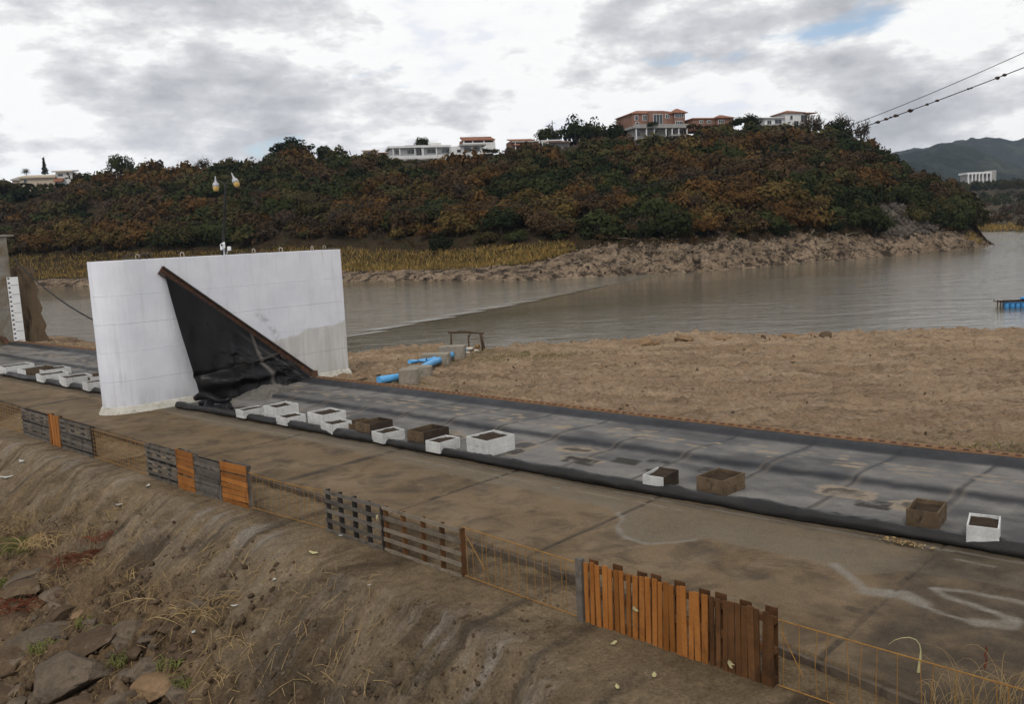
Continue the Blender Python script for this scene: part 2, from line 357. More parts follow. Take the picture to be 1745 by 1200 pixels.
M['footing'] = surf('pale_footing', (0.42, 0.40, 0.34), (0.58, 0.56, 0.50), 2.0, 0.9, 0.02, 12, (0.24, 0.22, 0.18), 3.5, (0.52, 0.72))
M['tower'] = surf('grey_tower_concrete', (0.17, 0.155, 0.13), (0.26, 0.245, 0.215), 0.7, 0.9, 0.02, 9, (0.125, 0.085, 0.045), 0.5, (0.45, 0.62))
M['buttress'] = surf('brown_stained_concrete', (0.095, 0.068, 0.044), (0.150, 0.110, 0.072), 0.9, 0.9, 0.03, 7, (0.035, 0.028, 0.02), 1.4, (0.52, 0.68), stretch=(1, 1, 0.35))
M['rust'] = surf('rusted_steel', (0.115, 0.045, 0.020), (0.045, 0.028, 0.021), 3.0, 0.75, 0.006, 40, (0.19, 0.075, 0.028), 7, (0.56, 0.68), spec=0.4)
M['dark_steel'] = surf('dark_steel', (0.018, 0.016, 0.016), (0.045, 0.034, 0.028), 4.0, 0.5, 0.004, 40, (0.10, 0.042, 0.02), 5, (0.6, 0.75), spec=0.5)
M['rust_edge'] = surf('rusty_sand_edge', (0.170, 0.088, 0.042), (0.225, 0.140, 0.082), 2.0, 0.95, 0.02, 18, (0.11, 0.055, 0.03), 4, (0.55, 0.7))
M['white_board'] = surf('peeling_white_board', (0.44, 0.44, 0.43), (0.60, 0.60, 0.585), 3.0, 0.8, 0.004, 30, (0.20, 0.175, 0.145), 9.0, (0.58, 0.74), stretch=(1, 1, 0.6), rnd=0.1)
M['brown_board'] = surf('weathered_brown_board', (0.085, 0.058, 0.036), (0.145, 0.105, 0.068), 3.0, 0.85, 0.006, 26, (0.045, 0.033, 0.024), 5, (0.55, 0.7), rnd=0.15)
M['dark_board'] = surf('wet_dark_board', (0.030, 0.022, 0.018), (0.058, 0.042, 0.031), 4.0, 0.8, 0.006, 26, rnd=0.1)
M['soil'] = surf('dark_soil', (0.034, 0.024, 0.017), (0.062, 0.044, 0.030), 3.5, 0.97, 0.04, 20, (0.028, 0.021, 0.016), 7, (0.5, 0.65))
M['orange_wood'] = surf('orange_stained_wood', (0.200, 0.074, 0.017), (0.300, 0.122, 0.033), 2.2, 0.7, 0.004, 30, (0.105, 0.045, 0.018), 3.5, (0.56, 0.74), stretch=(1, 1, 0.5), rnd=0.28)
M['brown_wood'] = surf('dark_brown_wood', (0.070, 0.033, 0.014), (0.130, 0.062, 0.026), 2.4, 0.75, 0.004, 30, (0.032, 0.019, 0.012), 3.5, (0.5, 0.7), stretch=(1, 1, 0.5), rnd=0.3)
M['grey_wood'] = surf('weathered_grey_wood', (0.070, 0.061, 0.052), (0.130, 0.114, 0.096), 2.6, 0.85, 0.005, 30, (0.040, 0.034, 0.029), 4, (0.52, 0.7), rnd=0.25)
M['tan_wood'] = surf('weathered_tan_wood', (0.110, 0.088, 0.065), (0.175, 0.145, 0.110), 2.6, 0.85, 0.005, 30, (0.075, 0.058, 0.042), 4, (0.52, 0.7), rnd=0.25)
M['black_wood'] = surf('blackened_wood', (0.020, 0.018, 0.017), (0.046, 0.040, 0.035), 2.6, 0.8, 0.005, 30, rnd=0.2)
M['yellow_bar'] = surf('yellow_rusty_bar', (0.300, 0.165, 0.045), (0.200, 0.095, 0.030), 6.0, 0.7, 0.002, 60)
M['blue_pipe'] = surf('blue_plastic_pipe', (0.085, 0.330, 0.640), (0.110, 0.380, 0.700), 2.0, 0.45, 0.002, 20, (0.20, 0.40, 0.60), 3, (0.62, 0.8), spec=0.4, fine=0.08)
M['blue_drum'] = surf('blue_plastic_drum', (0.035, 0.190, 0.420), (0.055, 0.250, 0.520), 2.0, 0.45, 0.002, 20, spec=0.4, fine=0.1)
M['bag'] = surf('pale_sandbag', (0.40, 0.36, 0.30), (0.52, 0.48, 0.42), 3.0, 0.9, 0.02, 18, (0.25, 0.20, 0.15), 4, (0.55, 0.7))
M['stick'] = surf('dry_stick', (0.050, 0.034, 0.022), (0.095, 0.066, 0.042), 4.0, 0.85, 0.006, 25)
M['white_paint'] = surf('white_paint', (0.66, 0.67, 0.68), (0.76, 0.76, 0.75), 2.0, 0.6, 0.002, 20, (0.38, 0.36, 0.33), 3, (0.64, 0.8), fine=0.1)
M['black'] = surf('black_mark', (0.012, 0.012, 0.012), (0.03, 0.03, 0.03), 4.0, 0.6, 0.001, 20)
M['lamp_glass'] = surf('yellowed_lamp_glass', (0.40, 0.25, 0.055), (0.50, 0.33, 0.10), 3.0, 0.3, 0.001, 20, spec=0.5, fine=0.05)
M['lamp_metal'] = surf('lamp_grey_metal', (0.30, 0.31, 0.33), (0.42, 0.42, 0.43), 3.0, 0.4, 0.001, 20, spec=0.5, fine=0.1)
M['cable'] = surf('black_cable', (0.020, 0.019, 0.018), (0.035, 0.032, 0.030), 3.0, 0.7, 0.001, 20, fine=0)
M['litter'] = surf('pale_litter', (0.36, 0.355, 0.33), (0.47, 0.46, 0.43), 6.0, 0.8, 0.001, 30)
M['pale_leaf'] = surf('pale_dry_leaf', (0.36, 0.34, 0.16), (0.45, 0.40, 0.23), 6.0, 0.8, 0.001, 30)
M['dry_grass'] = surf('dry_grass', (0.240, 0.160, 0.070), (0.330, 0.240, 0.125), 2.0, 0.85, 0.001, 20, rnd=0.25)
M['green_grass'] = surf('green_grass', (0.090, 0.105, 0.032), (0.170, 0.160, 0.055), 2.0, 0.85, 0.001, 20, rnd=0.25)
M['red_weed'] = surf('red_dry_weed', (0.135, 0.042, 0.020), (0.085, 0.030, 0.018), 3.0, 0.85, 0.001, 20, rnd=0.25)
M['rock_brown'] = surf('brown_rock', (0.062, 0.042, 0.027), (0.105, 0.073, 0.047), 1.6, 0.92, 0.05, 8, (0.19, 0.155, 0.115), 3, (0.60, 0.74), rnd=0.2)
M['rock_grey'] = surf('grey_rock', (0.080, 0.061, 0.044), (0.140, 0.108, 0.078), 1.6, 0.92, 0.05, 8, (0.045, 0.036, 0.028), 3, (0.54, 0.70), rnd=0.2)
M['rock_tan'] = surf('tan_rock', (0.165, 0.105, 0.058), (0.235, 0.155, 0.090), 1.6, 0.92, 0.04, 9, (0.11, 0.075, 0.045), 3, (0.56, 0.7), rnd=0.1)
M['rock_shore'] = surf('shore_rock', (0.115, 0.085, 0.058), (0.250, 0.190, 0.135), 0.6, 0.95, 0.08, 4, (0.042, 0.032, 0.025), 0.8, (0.46, 0.60))
def leaf_mat(name, kind):
    m, nt, b = newmat(name, 0.03)
    if kind == 'obj': c = nt.n('ShaderNodeObjectInfo').outputs['Color']
    else: c = nt.attr('tint', 'Color')
    v = nt.pos()
    c = nt.mix(0.75, c, nt.ramp(nt.noise(v, 0.7, 3, 0.6), [(0.30, 0.6), (0.70, 1.45)]), 'MULTIPLY')
    nt.put(b.inputs['Base Color'], c); b.inputs['Roughness'].default_value = 0.75
    tr = nt.n('ShaderNodeBsdfTranslucent'); nt.put(tr.inputs[0], c)
    mx = nt.n('ShaderNodeMixShader'); mx.inputs[0].default_value = 0.15
    nt.t.links.new(b.outputs[0], mx.inputs[1]); nt.t.links.new(tr.outputs[0], mx.inputs[2])
    out = [n for n in nt.t.nodes if n.type == 'OUTPUT_MATERIAL'][0]; nt.t.links.new(mx.outputs[0], out.inputs[0]); return m
M['leaf'] = leaf_mat('tree_foliage', 'obj'); M['leaf_mass'] = leaf_mat('woodland_foliage', 'attr')
M['bark'] = surf('tree_bark', (0.050, 0.038, 0.029), (0.095, 0.075, 0.058), 2.0, 0.9, 0.02, 9)
M['hill'] = surf('scrub_ground', (0.028, 0.019, 0.011), (0.046, 0.032, 0.018), 0.12, 0.97, 0.6, 0.9, (0.034, 0.032, 0.016), 0.2, (0.5, 0.65))
M['bank'] = surf('rocky_bank', (0.125, 0.090, 0.060), (0.235, 0.174, 0.120), 0.18, 0.97, 0.5, 1.1, (0.038, 0.029, 0.022), 0.5, (0.47, 0.60), fine=0.7)
M['far_land'] = surf('far_wooded_land', (0.040, 0.036, 0.020), (0.068, 0.050, 0.030), 0.03, 0.97, 1.0, 0.5)
M['mount'] = surf('mountain_forest', (0.014, 0.020, 0.020), (0.027, 0.033, 0.028), 0.0045, 0.97, 4.0, 0.05, (0.060, 0.062, 0.044), 0.006, (0.56, 0.72), fine=0.5)


# ================================================================== THE SETTING
WATER_Z = -1.2
M['kerb'] = surf('dark_kerb', (0.075, 0.058, 0.043), (0.125, 0.098, 0.072), 1.5, 0.9, 0.02, 14, (0.04, 0.032, 0.026), 3, (0.5, 0.7))
# ---- crest slab: one grid with cast joints every few metres
def seg_d(U, V, pts):
    d = np.full(U.shape, 1e9)
    for (a, b) in zip(pts[:-1], pts[1:]):
        ax, ay = a; bx, by = b; L2 = (bx - ax) ** 2 + (by - ay) ** 2 + 1e-9
        t = np.clip(((U - ax) * (bx - ax) + (V - ay) * (by - ay)) / L2, 0, 1)
        d = np.minimum(d, np.hypot(U - ax - t * (bx - ax), V - ay - t * (by - ay)))
    return d
KERB_U = [-80, -40, -13.5, -10.1, -5.9, -3.6, 4]; KERB_V = [12.9, 12.8, 12.55, 12.4, 12.1, 11.75, 11.2]
TUBE_U = [-80, -53.6, -41, -30, -22, -13.7, -7.5, -3.8, 4]; TUBE_V = [14.9, 15.65, 16.15, 16.65, 17.0, 17.35, 17.7, 18.0, 18.5]
FAR_U = [-80, -71, -57, -34, -17, -10, -5, 4]; FAR_V = [21.2, 21.7, 22.4, 22.95, 23.6, 23.95, 24.4, 24.9]
us = np.concatenate([np.arange(-80, -20, 0.14), np.arange(-20, 5.01, 0.055)]); ts = np.linspace(0, 1, 100)
U, T = np.meshgrid(us, ts, indexing='ij')
V0 = itp(U, KERB_U, KERB_V); V = V0 + T * (itp(U, TUBE_U, TUBE_V) + 1.0 - V0)
wob = 0.16 * fbm(U * 1.3, V * 1.3, 4)
stain = np.zeros_like(U)
vb_ = itp(U, [-80, -36, -30, -24, -16, -12.0, -11.3, -11.0, -10.5, -9.9, -9.45, -9.0, -7.5, -6.6, -6.1, -5.6, -5.2, -4, 5], [15.6, 15.9, 15.4, 15.9, 15.8, 15.9, 15.5, 14.85, 14.45, 14.4, 14.9, 15.45, 15.5, 15.55, 15.2, 15.6, 16.1, 16.3, 16.8])
edge = V - vb_ + 0.25 * wob + 0.10 * fbm(U * 3.5, V * 3.5, 3)
grey = sstep(-0.05, 0.22, edge) * (1 - 0.25 * sstep(0.5, 1.2, edge))
rim = np.exp(-((edge - 0.06) / 0.075) ** 2) * np.where((U > -11.6) & (U < -9.2), 1.0, 0.18)
for pts, wd in [([(-6.4, 15.6), (-5.9, 15.15), (-5.6, 14.85), (-5.4, 14.7)], 0.10), ([(-5.5, 14.75), (-4.9, 14.95), (-4.55, 14.75)], 0.17),
                ([(-4.9, 14.75), (-4.2, 14.6), (-3.55, 14.55)], 0.06), ([(-3.7, 14.62), (-3.25, 14.75), (-3.25, 15.0)], 0.16), ([(-3.25, 15.05), (-3.8, 15.2), (-4.35, 15.3), (-4.6, 15.5), (-4.2, 15.72), (-3.4, 15.8), (-2.4, 15.75), (-1, 15.9)], 0.08)]:
    rim = np.maximum(rim, 0.95 * (1 - sstep(wd * 0.5, wd * 1.3, seg_d(U + 0.5 * wob, V - 0.5 * wob, pts))))
tl = V - itp(U, TUBE_U, TUBE_V)
rim = np.maximum(rim, 0.8 * (np.abs(tl + 0.78 + 0.03 * vn(U * 1.5, 1)) < 0.022) * (vn(U * 0.7, 9) > -0.25)); rim = np.maximum(rim, 0.55 * (np.abs(tl + 0.36) < 0.05))
stain = np.clip(rim, 0, 1)
dark = 0.85 * sstep(-5.6, -4.6, U + 1.5 * wob + 0.12 * (V - 14))
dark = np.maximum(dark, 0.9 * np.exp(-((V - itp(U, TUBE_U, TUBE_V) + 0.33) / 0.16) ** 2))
dark = np.maximum(dark, 0.7 * (np.hypot((U + 5.2) / 0.35, (V - 13.9) / 0.12) < 1))
Z = 0.025 * fbm(U * 0.6, V * 0.6, 3) + 0.006 * fbm(U * 5, V * 5, 3)
JOINTS = [-16.0, -11.45, -5.1, -20.7, -25.4, -41.0, -46.0, -51.0]
for ju in JOINTS:
    dj = np.abs(U - ju - 0.03 * vn(V * 2, ju)); dark = np.maximum(dark, 1.0 * (dj < np.where(U > -20, 0.045, 0.1))); Z = Z - 0.03 * np.exp(-(dj / 0.04) ** 2)
cr = np.abs(V - itp(U, TUBE_U, TUBE_V) + 0.95); Z = Z - 0.02 * np.exp(-(cr / 0.05) ** 2)
P = U[..., None] * EU + V[..., None] * EV + Z[..., None] * EZ
sk = P[:, :1].copy(); sk[..., 2] -= 0.4; P = np.concatenate([sk, P], 1); stain, dark, grey = [np.concatenate([a_[:, :1], a_], 1) for a_ in (stain, dark, grey)]   # the slab's cut front edge
tag(grid_mesh('concrete_crest', P, M['slab'], {'stain': stain, 'dark': dark, 'grey': grey}), kind='structure')
# broken kerb lip between the slab and the ledge in front of it
mb = MB(); k = 0
for u in np.arange(-45, 3.9, 0.45):
    v0, v1 = itp(u, KERB_U, KERB_V), itp(u + 0.45, KERB_U, KERB_V); dz = 0.015 * random.random(); dv = 0.03 * random.random()
    mb.box((W(u, v0 - 0.02 - dv, -0.15 + dz) + W(u + 0.45, v1 - 0.02 - dv, -0.15 + dz)) / 2, (W(u + 0.45, v1) - W(u, v0)) / 2, EV * (0.06 + dv), EZ * 0.1)
tag(mb.build('kerb', M['kerb']), kind='structure')

# ---- the ledge in front of the kerb and the eroded slope below it
VC_U = [-60, -35.7, -30.6, -23.9, -20.1, -14.8, -13.0, -10.6, -8.8, -7.5, -6.5, -5.5, 6]
VC_V = [10.0, 10.1, 10.3, 10.4, 10.45, 10.0, 9.8, 9.7, 9.5, 8.8, 6.5, 2.5, 1.0]
LEDGE_Z = -0.17
def zfore(U, V):
    U = np.asarray(U, float); V = np.asarray(V, float)
    e = 0.30 * fbm(U * 0.55 + 3, V * 0.25, 3)
    d = itp(U, VC_U, VC_V) + e - V
    dd = np.maximum(d, 0)
    drop = np.where(dd < 0.3, 1.1 * dd ** 2, 0.099 + 0.66 * (dd - 0.3))
    drop = np.where(dd > 3.2, 0.099 + 0.66 * 2.9 + 0.30 * (dd - 3.2), drop)
    act = sstep(0.0, 1.2, d)
    flute = fbm(U * 1.15 + 0.35 * V, V * 0.22 + 2, 4)
    z = LEDGE_Z - drop + act * (0.55 * flute + 0.16 * fbm(U * 1.9, V * 1.9, 5, 0.55)) + (0.05 + 0.05 * act) * fbm(U * 3.1 + 9, V * 3.1, 4, 0.6)
    z = z - 0.20 * sstep(0.0, 0.16, d + 0.25 * fbm(U * 2.2, V * 2.2 + 3, 4)) * sstep(-17, -14.5, U)
    # gully below the broken corner of the ledge
    g = np.abs(U + 13.4 - 0.45 * (9.8 - V)); z = z - 0.5 * act * np.exp(-(g / 0.55) ** 2) * sstep(11, 8.5, V)
    return z
def hit(x, y):
    dd = ray(x, y); dd = dd / np.linalg.norm(dd); t = np.arange(5, 70, 0.02); Q = CAM + t[:, None] * dd
    uu = Q[:, 0] * EU[0] + Q[:, 1] * EU[1]; vv = Q[:, 0] * EV[0] + Q[:, 1] * EV[1]
    below = np.nonzero(Q[:, 2] < zfore(uu, vv))[0]
    return Q[below[0]] if len(below) else Q[-1]
us = np.concatenate([np.arange(-62, -40, 0.3), np.arange(-40, 5.01, 0.068)]); vs_ = np.concatenate([np.arange(-6, 0, 0.3), np.arange(0, 12.95, 0.068)])
U, V = np.meshgrid(us, vs_, indexing='ij'); V = np.minimum(V, itp(U, KERB_U, KERB_V))
d = itp(U, VC_U, VC_V) - V
rub = np.exp(-((d - 0.15) / 0.55) ** 2) * sstep(-0.35, 0.1, fbm(U * 0.3, V * 0.3 + 4, 3)); rub = np.maximum(rub, 0.35 * (d > 0))
dirt = sstep(1.3, 2.8, d + 0.8 * fbm(U * 0.5, V * 0.5, 4)); Z = zfore(U, V)
act = sstep(0.0, 0.8, d)
rough_ = np.abs(fbm(U * 1.7 + 0.4 * V, V * 1.1 + 7, 5, 0.62)); crumb = fbm(U * 5.5, V * 5.5 + 7, 4, 0.7)
Z = Z - act * (0.14 + 0.16 * dirt) * np.exp(-(rough_ / 0.10) ** 2) * sstep(-0.1, 0.25, fbm(U * 0.4 + 5, V * 0.4, 3) + 0.1) + (0.02 + 0.03 * act + 0.09 * dirt) * np.maximum(crumb, -0.15) + 0.14 * dirt * np.maximum(fbm(U * 2.6, V * 2.6 + 2, 5, 0.65), -0.05)
P = U[..., None] * EU + V[..., None] * EV + Z[..., None] * EZ
SLP, SLD = P, d
tag(grid_mesh('eroded_slope', P, M['slope'], {'rub': rub, 'dirt': dirt}), kind='structure')

# ---- mud bank between the crest and the lake
MS_X = [-700, 0, 100, 170, 400, 600, 700, 760, 830, 900, 1080, 1160, 1400, 1745, 2400, 3200]
MS_Y = [560, 575, 583, 593, 606, 612, 601, 593, 605, 597, 583, 575, 571.5, 567.5, 562, 558]
shx = np.concatenate([np.linspace(-700, 0, 30), np.linspace(5, 1790, 420), np.linspace(1800, 3200, 90)])
shy = itp(shx, MS_X, MS_Y) + 5.0 * fbm(shx * 0.012, shx * 0 + 3, 4)
SH = np.array([PZ(x, y, WATER_Z) for x, y in zip(shx, shy)])
su = np.array([uv(p) for p in SH])
# near edge: the crest line, spread over the same columns
nu = itp(shx, [-700, 0, 600, 1745, 3200], [-115, -71.5, -31.5, -4.0, 26]); nv = itp(nu, FAR_U + [30], FAR_V + [26.5]) + 0.45
ts = np.concatenate([np.linspace(0, 1, 150) ** 1.25, [1.03, 1.08, 1.2]])
U = nu[:, None] + (su[:, 0] - nu)[:, None] * ts; V = nv[:, None] + (su[:, 1] - nv)[:, None] * ts; T = np.broadcast_to(ts, U.shape)
tc = np.minimum(T, 1.2)
Zb = np.where(tc < 0.9, -0.05 - 0.62 * sstep(0, 0.9, tc), -0.67 - 0.53 * (tc - 0.9) / 0.1)
amp = sstep(0.0, 0.06, tc) * (1 - 0.6 * sstep(0.93, 1.03, tc))
Z = Zb + amp * (0.28 * fbm(U * 0.22, V * 0.22, 4) + 0.30 * np.abs(fbm(U * 0.9, V * 1.6, 5, 0.65)) + 0.24 * np.maximum(fbm(U * 2.6, V * 3.2, 4, 0.7), -0.05))
green = np.exp(-((U + 36) ** 2 / 30 + (V - 37) ** 2 / 12)) + 0.8 * np.exp(-((U + 6) ** 2 / 30 + (V - 26) ** 2 / 3)) + 0.7 * np.exp(-((U + 28) ** 2 / 25 + (V - 25.6) ** 2 / 2))
wet = sstep(0.985, 1.0, tc) * 0.8
P = U[..., None] * EU + V[..., None] * EV + Z[..., None] * EZ
tag(grid_mesh('mud_bank', P[:, ::-1], M['mud'], {'green': np.clip(green, 0, 1)[:, ::-1], 'wet': wet[:, ::-1]}), kind='structure')
MUDP = P
def zmud(x, y):
    q = MUDP[:, :, :2].reshape(-1, 2); i = np.argmin((q[:, 0] - x) ** 2 + (q[:, 1] - y) ** 2); return float(MUDP.reshape(-1, 3)[i, 2])
def mudhit(px, py):
    z = -0.4
    for _ in range(5): p = PZ(px, py, z); z = zmud(p[0], p[1])
    return PZ(px, py, z)
# rust coloured sand strip with the clamped edge of the membrane
mb = MB()
for a in np.arange(-71, 4, 1.0):
    if -37 < a < -34.6: continue
    f0, f1 = itp(a, FAR_U, FAR_V), itp(a + 1, FAR_U, FAR_V)
    mb.add([W(a, f0 + 0.02, 0.33), W(a + 1, f1 + 0.02, 0.33), W(a + 1, f1 + 0.42, 0.31), W(a, f0 + 0.42, 0.31), W(a, f0 + 1.0, -0.22), W(a + 1, f1 + 1.0, -0.22), W(a, f0, -0.05), W(a + 1, f1, -0.05)],
           [(0, 1, 2, 3), (3, 2, 5, 4), (6, 7, 1, 0)])
tag(mb.build('crest_edge', M['rust_edge']), kind='structure')

# ---- water
def water_mat():
    m, nt, b = newmat('lake_water', 0.5); v = nt.pos()
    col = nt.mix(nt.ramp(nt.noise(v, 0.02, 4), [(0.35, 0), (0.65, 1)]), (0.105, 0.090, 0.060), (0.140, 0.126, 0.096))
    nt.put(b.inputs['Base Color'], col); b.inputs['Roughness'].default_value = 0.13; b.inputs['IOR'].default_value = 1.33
    r = nt.mapping(v, (0.45, 1.3, 1), rot=(0, 0, -0.2))
    h = nt.math('ADD', nt.noise(r, 1.3, 5, 0.62, 0.5), nt.math('MULTIPLY', nt.noise(r, 0.33, 4, 0.55, 0.3), 2.0))
    nt.put(b.inputs['Roughness'], nt.ramp(nt.noise(nt.mapping(v, (0.4, 1.4, 1)), 0.07, 5, 0.6, 0.4), [(0.35, 0.03), (0.65, 0.12)]))
    nt.put(b.inputs['Normal'], nt.bump(nt.math('MULTIPLY', h, nt.attr('chop')), 0.8, 0.13)); return m
M['water'] = water_mat()
wu = np.concatenate([np.linspace(-1200, -180, 14), np.linspace(-170, 80, 160), np.linspace(90, 1200, 14)])
wv = np.concatenate([np.linspace(24.2, 160, 120), np.linspace(170, 1500, 14)])
WU, WV = np.meshgrid(wu, wv, indexing='ij'); X = WU * EU[0] + WV * EV[0]; Y = WU * EU[1] + WV * EV[1]
la, lb = PZ(592, 571, WATER_Z), PZ(1032, 486, WATER_Z)
side = (X - la[0]) * (lb[1] - la[1]) - (Y - la[1]) * (lb[0] - la[0])            # which side of the floating line
dl = side / np.hypot(lb[0] - la[0], lb[1] - la[1]); chop = np.where(side < 0, 1.0, 0.12 + 0.45 * sstep(2, 40, dl)); chop = np.where((side < 0) & (Y > 150), 0.5, chop)
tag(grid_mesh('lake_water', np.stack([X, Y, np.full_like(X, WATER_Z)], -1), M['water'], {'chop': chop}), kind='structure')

# ---- the wooded hill across the lake
HS = [(-900, 520), (-300, 500), (0, 492), (100, 490), (300, 486), (590, 482), (700, 480), (900, 480), (1000, 474), (1100, 469), (1200, 464), (1300, 456), (1400, 447), (1500, 440), (1600, 430), (1650, 424.5), (1680, 420), (1693, 418)]
HR = [(-900, 330, 330), (-300, 318, 330), (0, 318, 330), (120, 310, 325), (200, 303, 322), (300, 300, 318), (420, 292, 310), (480, 272, 305), (560, 270, 305), (640, 276, 300), (760, 276, 300), (850, 262, 298), (960, 254, 298), (1000, 246, 300), (1080, 246, 300), (1180, 238, 300), (1250, 222, 296), (1300, 222, 294), (1450, 228, 290), (1490, 262, 285), (1540, 296, 275), (1590, 318, 262), (1630, 345, 246), (1660, 380, 230), (1682, 408, 216), (1696, 417, 212)]
hx = np.concatenate([np.linspace(-900, 0, 60), np.linspace(6, 1620, 300), np.linspace(1623, 1695, 40)])
hsy = itp(hx, [p[0] for p in HS], [p[1] for p in HS]) + 1.3 * fbm(hx * 0.02, hx * 0 + 8, 4)
hry = itp(hx, [p[0] for p in HR], [p[1] for p in HR]); hrd = itp(hx, [p[0] for p in HR], [p[2] for p in HR])
S3 = np.array([PZ(x, y, WATER_Z - 0.1) for x, y in zip(hx, hsy)]); G3 = np.array([PD(x, y, dd) for x, y, dd in zip(hx, hry, hrd)])
ht = np.concatenate([np.linspace(0, 0.16, 44), np.linspace(0.167, 1.0, 100)])
def hill_pt(i, t):
    a, b = S3[i], G3[i]; e = np.power(np.maximum(t, 0), 0.80)
    return np.stack([a[..., 0] + (b[..., 0] - a[..., 0]) * t, a[..., 1] + (b[..., 1] - a[..., 1]) * t, a[..., 2] + (b[..., 2] - a[..., 2]) * e], -1)
I, T = np.meshgrid(np.arange(len(hx)), ht, indexing='ij')
P = hill_pt(I, T)
shelf = np.interp(hx, [0, 600, 900, 1000], [1, 1, 0.9, 0])[I]             # low grassy shelf on the left
P[..., 2] += -shelf * 2.2 * np.exp(-((T - 0.09) / 0.05) ** 2)
rk = sstep(0.0, 0.01, T) * (1 - sstep(0.12, 0.18, T))
rocky = np.abs(fbm(P[..., 0] * 0.16 + P[..., 2] * 0.12, P[..., 1] * 0.3 + P[..., 2] * 0.5, 6, 0.66))
P[..., 2] += rk * (1 - 0.75 * shelf) * (2.2 * rocky - 0.9) + sstep(0.15, 0.3, T) * (1 - sstep(0.9, 1, T)) * 3.2 * fbm(P[..., 0] * 0.035, P[..., 1] * 0.035, 4)
back = P[:, -1:, :] + np.stack([np.array([(5 + 0.1 * 0, 60, -22.0)])], 0)
HP = np.concatenate([P, back], 1)
ho = grid_mesh('wooded_hill', HP, M['bank']); ho.data.materials.append(M['hill']); tag(ho, kind='structure')
kq = HP.shape[1] - 1
vegline = np.interp(hx, [0, 600, 900, 1000, 1100, 1450, 1500, 1540, 1600, 1640, 1700], [0.055, 0.055, 0.07, 0.085, 0.088, 0.085, 0.11, 0.16, 0.22, 0.38, 0.7])
tq = np.append(ht, 1.1)[:-1]
mi = ((tq[None, :] + 0.02 * fbm(hx[:, None] * 0.03, tq[None, :] * 60, 3)) > vegline[:, None]).astype(np.int32)[:-1]
PX = np.array([[proj(HP[a, b]) for b in range(kq)] for a in range(len(hx) - 1)])
scar = (((PX[..., 0] - 1525) / 36) ** 2 + ((PX[..., 1] - 372) / 32) ** 2 < 1) | (((PX[..., 0] - 1555) / 44) ** 2 + ((PX[..., 1] - 386) / 16) ** 2 < 1)
M['scar'] = surf('dark_scar_rock', (0.060, 0.050, 0.042), (0.125, 0.105, 0.085), 0.35, 0.97, 0.5, 1.2, (0.030, 0.025, 0.021), 0.7, (0.5, 0.64), fine=0.6); ho.data.materials.append(M['scar'])
mi[scar] = 2
mi[hx[:-1] > 1672] = 0
ho.data.polygons.foreach_set('material_index', mi.ravel())

# ---- land beyond the point and the mountains
def ridge(name, pts, Y, base, mat_, amp, n=220, m_=40, run=700):
    x = np.linspace(pts[0][0], pts[-1][0], n); y = itp(x, [p[0] for p in pts], [p[1] for p in pts])
    G = np.array([PD(a, b, Y) for a, b in zip(x, y)]); t = np.linspace(0, 1, m_)
    A = G.copy(); A[:, 1] -= run; A[:, 0] *= (Y - run) / Y; A[:, 2] = base
    Q = A[:, None] + (G - A)[:, None] * t[None, :, None]; Q[..., 2] = A[:, None, 2] + (G - A)[:, None, 2] * (t ** 0.85)
    Q[..., 2] += amp * (fbm(Q[..., 0] * 4 / run, Q[..., 1] * 4 / run, 5, 0.55)) * sstep(0, 0.3, t) * 2 * (1 - 0.6 * sstep(0.85, 1, t)) + amp * 0.16 * fbm(Q[..., 0] * 0.035, Q[..., 1] * 0.035, 3)
    b = Q[:, -1:] + np.array([0, run * 0.6, -60.0]); Q = np.concatenate([Q, b], 1)
    return tag(grid_mesh(name, Q, mat_), kind='structure')
ridge('distant_mountain', [(1000, 330), (1300, 300), (1480, 275), (1530, 257), (1570, 249), (1605, 244), (1640, 254), (1700, 272), (1745, 282), (1900, 300), (2300, 320)], 1900, 12, M['mount'], 34, 420, 90, 800)
ridge('distant_mountain', [(1000, 320), (1400, 290), (1540, 262), (1600, 247), (1650, 243), (1700, 236), (1745, 234), (1850, 226), (2000, 240), (2500, 280)], 3000, 20, M['mount'], 50, 420, 90, 1000)
FL_S = [(1300, 400), (1640, 396), (1745, 394), (2100, 390), (2800, 380)]
fx = np.linspace(1300, 2800, 130); fsy = itp(fx, [p[0] for p in FL_S], [p[1] for p in FL_S])
A = np.array([PZ(a, b, WATER_Z - 0.05) for a, b in zip(fx, fsy)]); G = np.array([PD(a, b, 1000) for a, b in zip(fx, itp(fx, [1300, 1640, 1745, 2800], [330, 311, 306, 280]))])
t = np.linspace(0, 1, 40); FLP = A[:, None] + (G - A)[:, None] * t[None, :, None]; FLP[..., 2] = A[:, None, 2] + (G - A)[:, None, 2] * (t ** 1.1)
far = grid_mesh('far_shore', FLP, M['far_land']); tag(far, kind='structure')

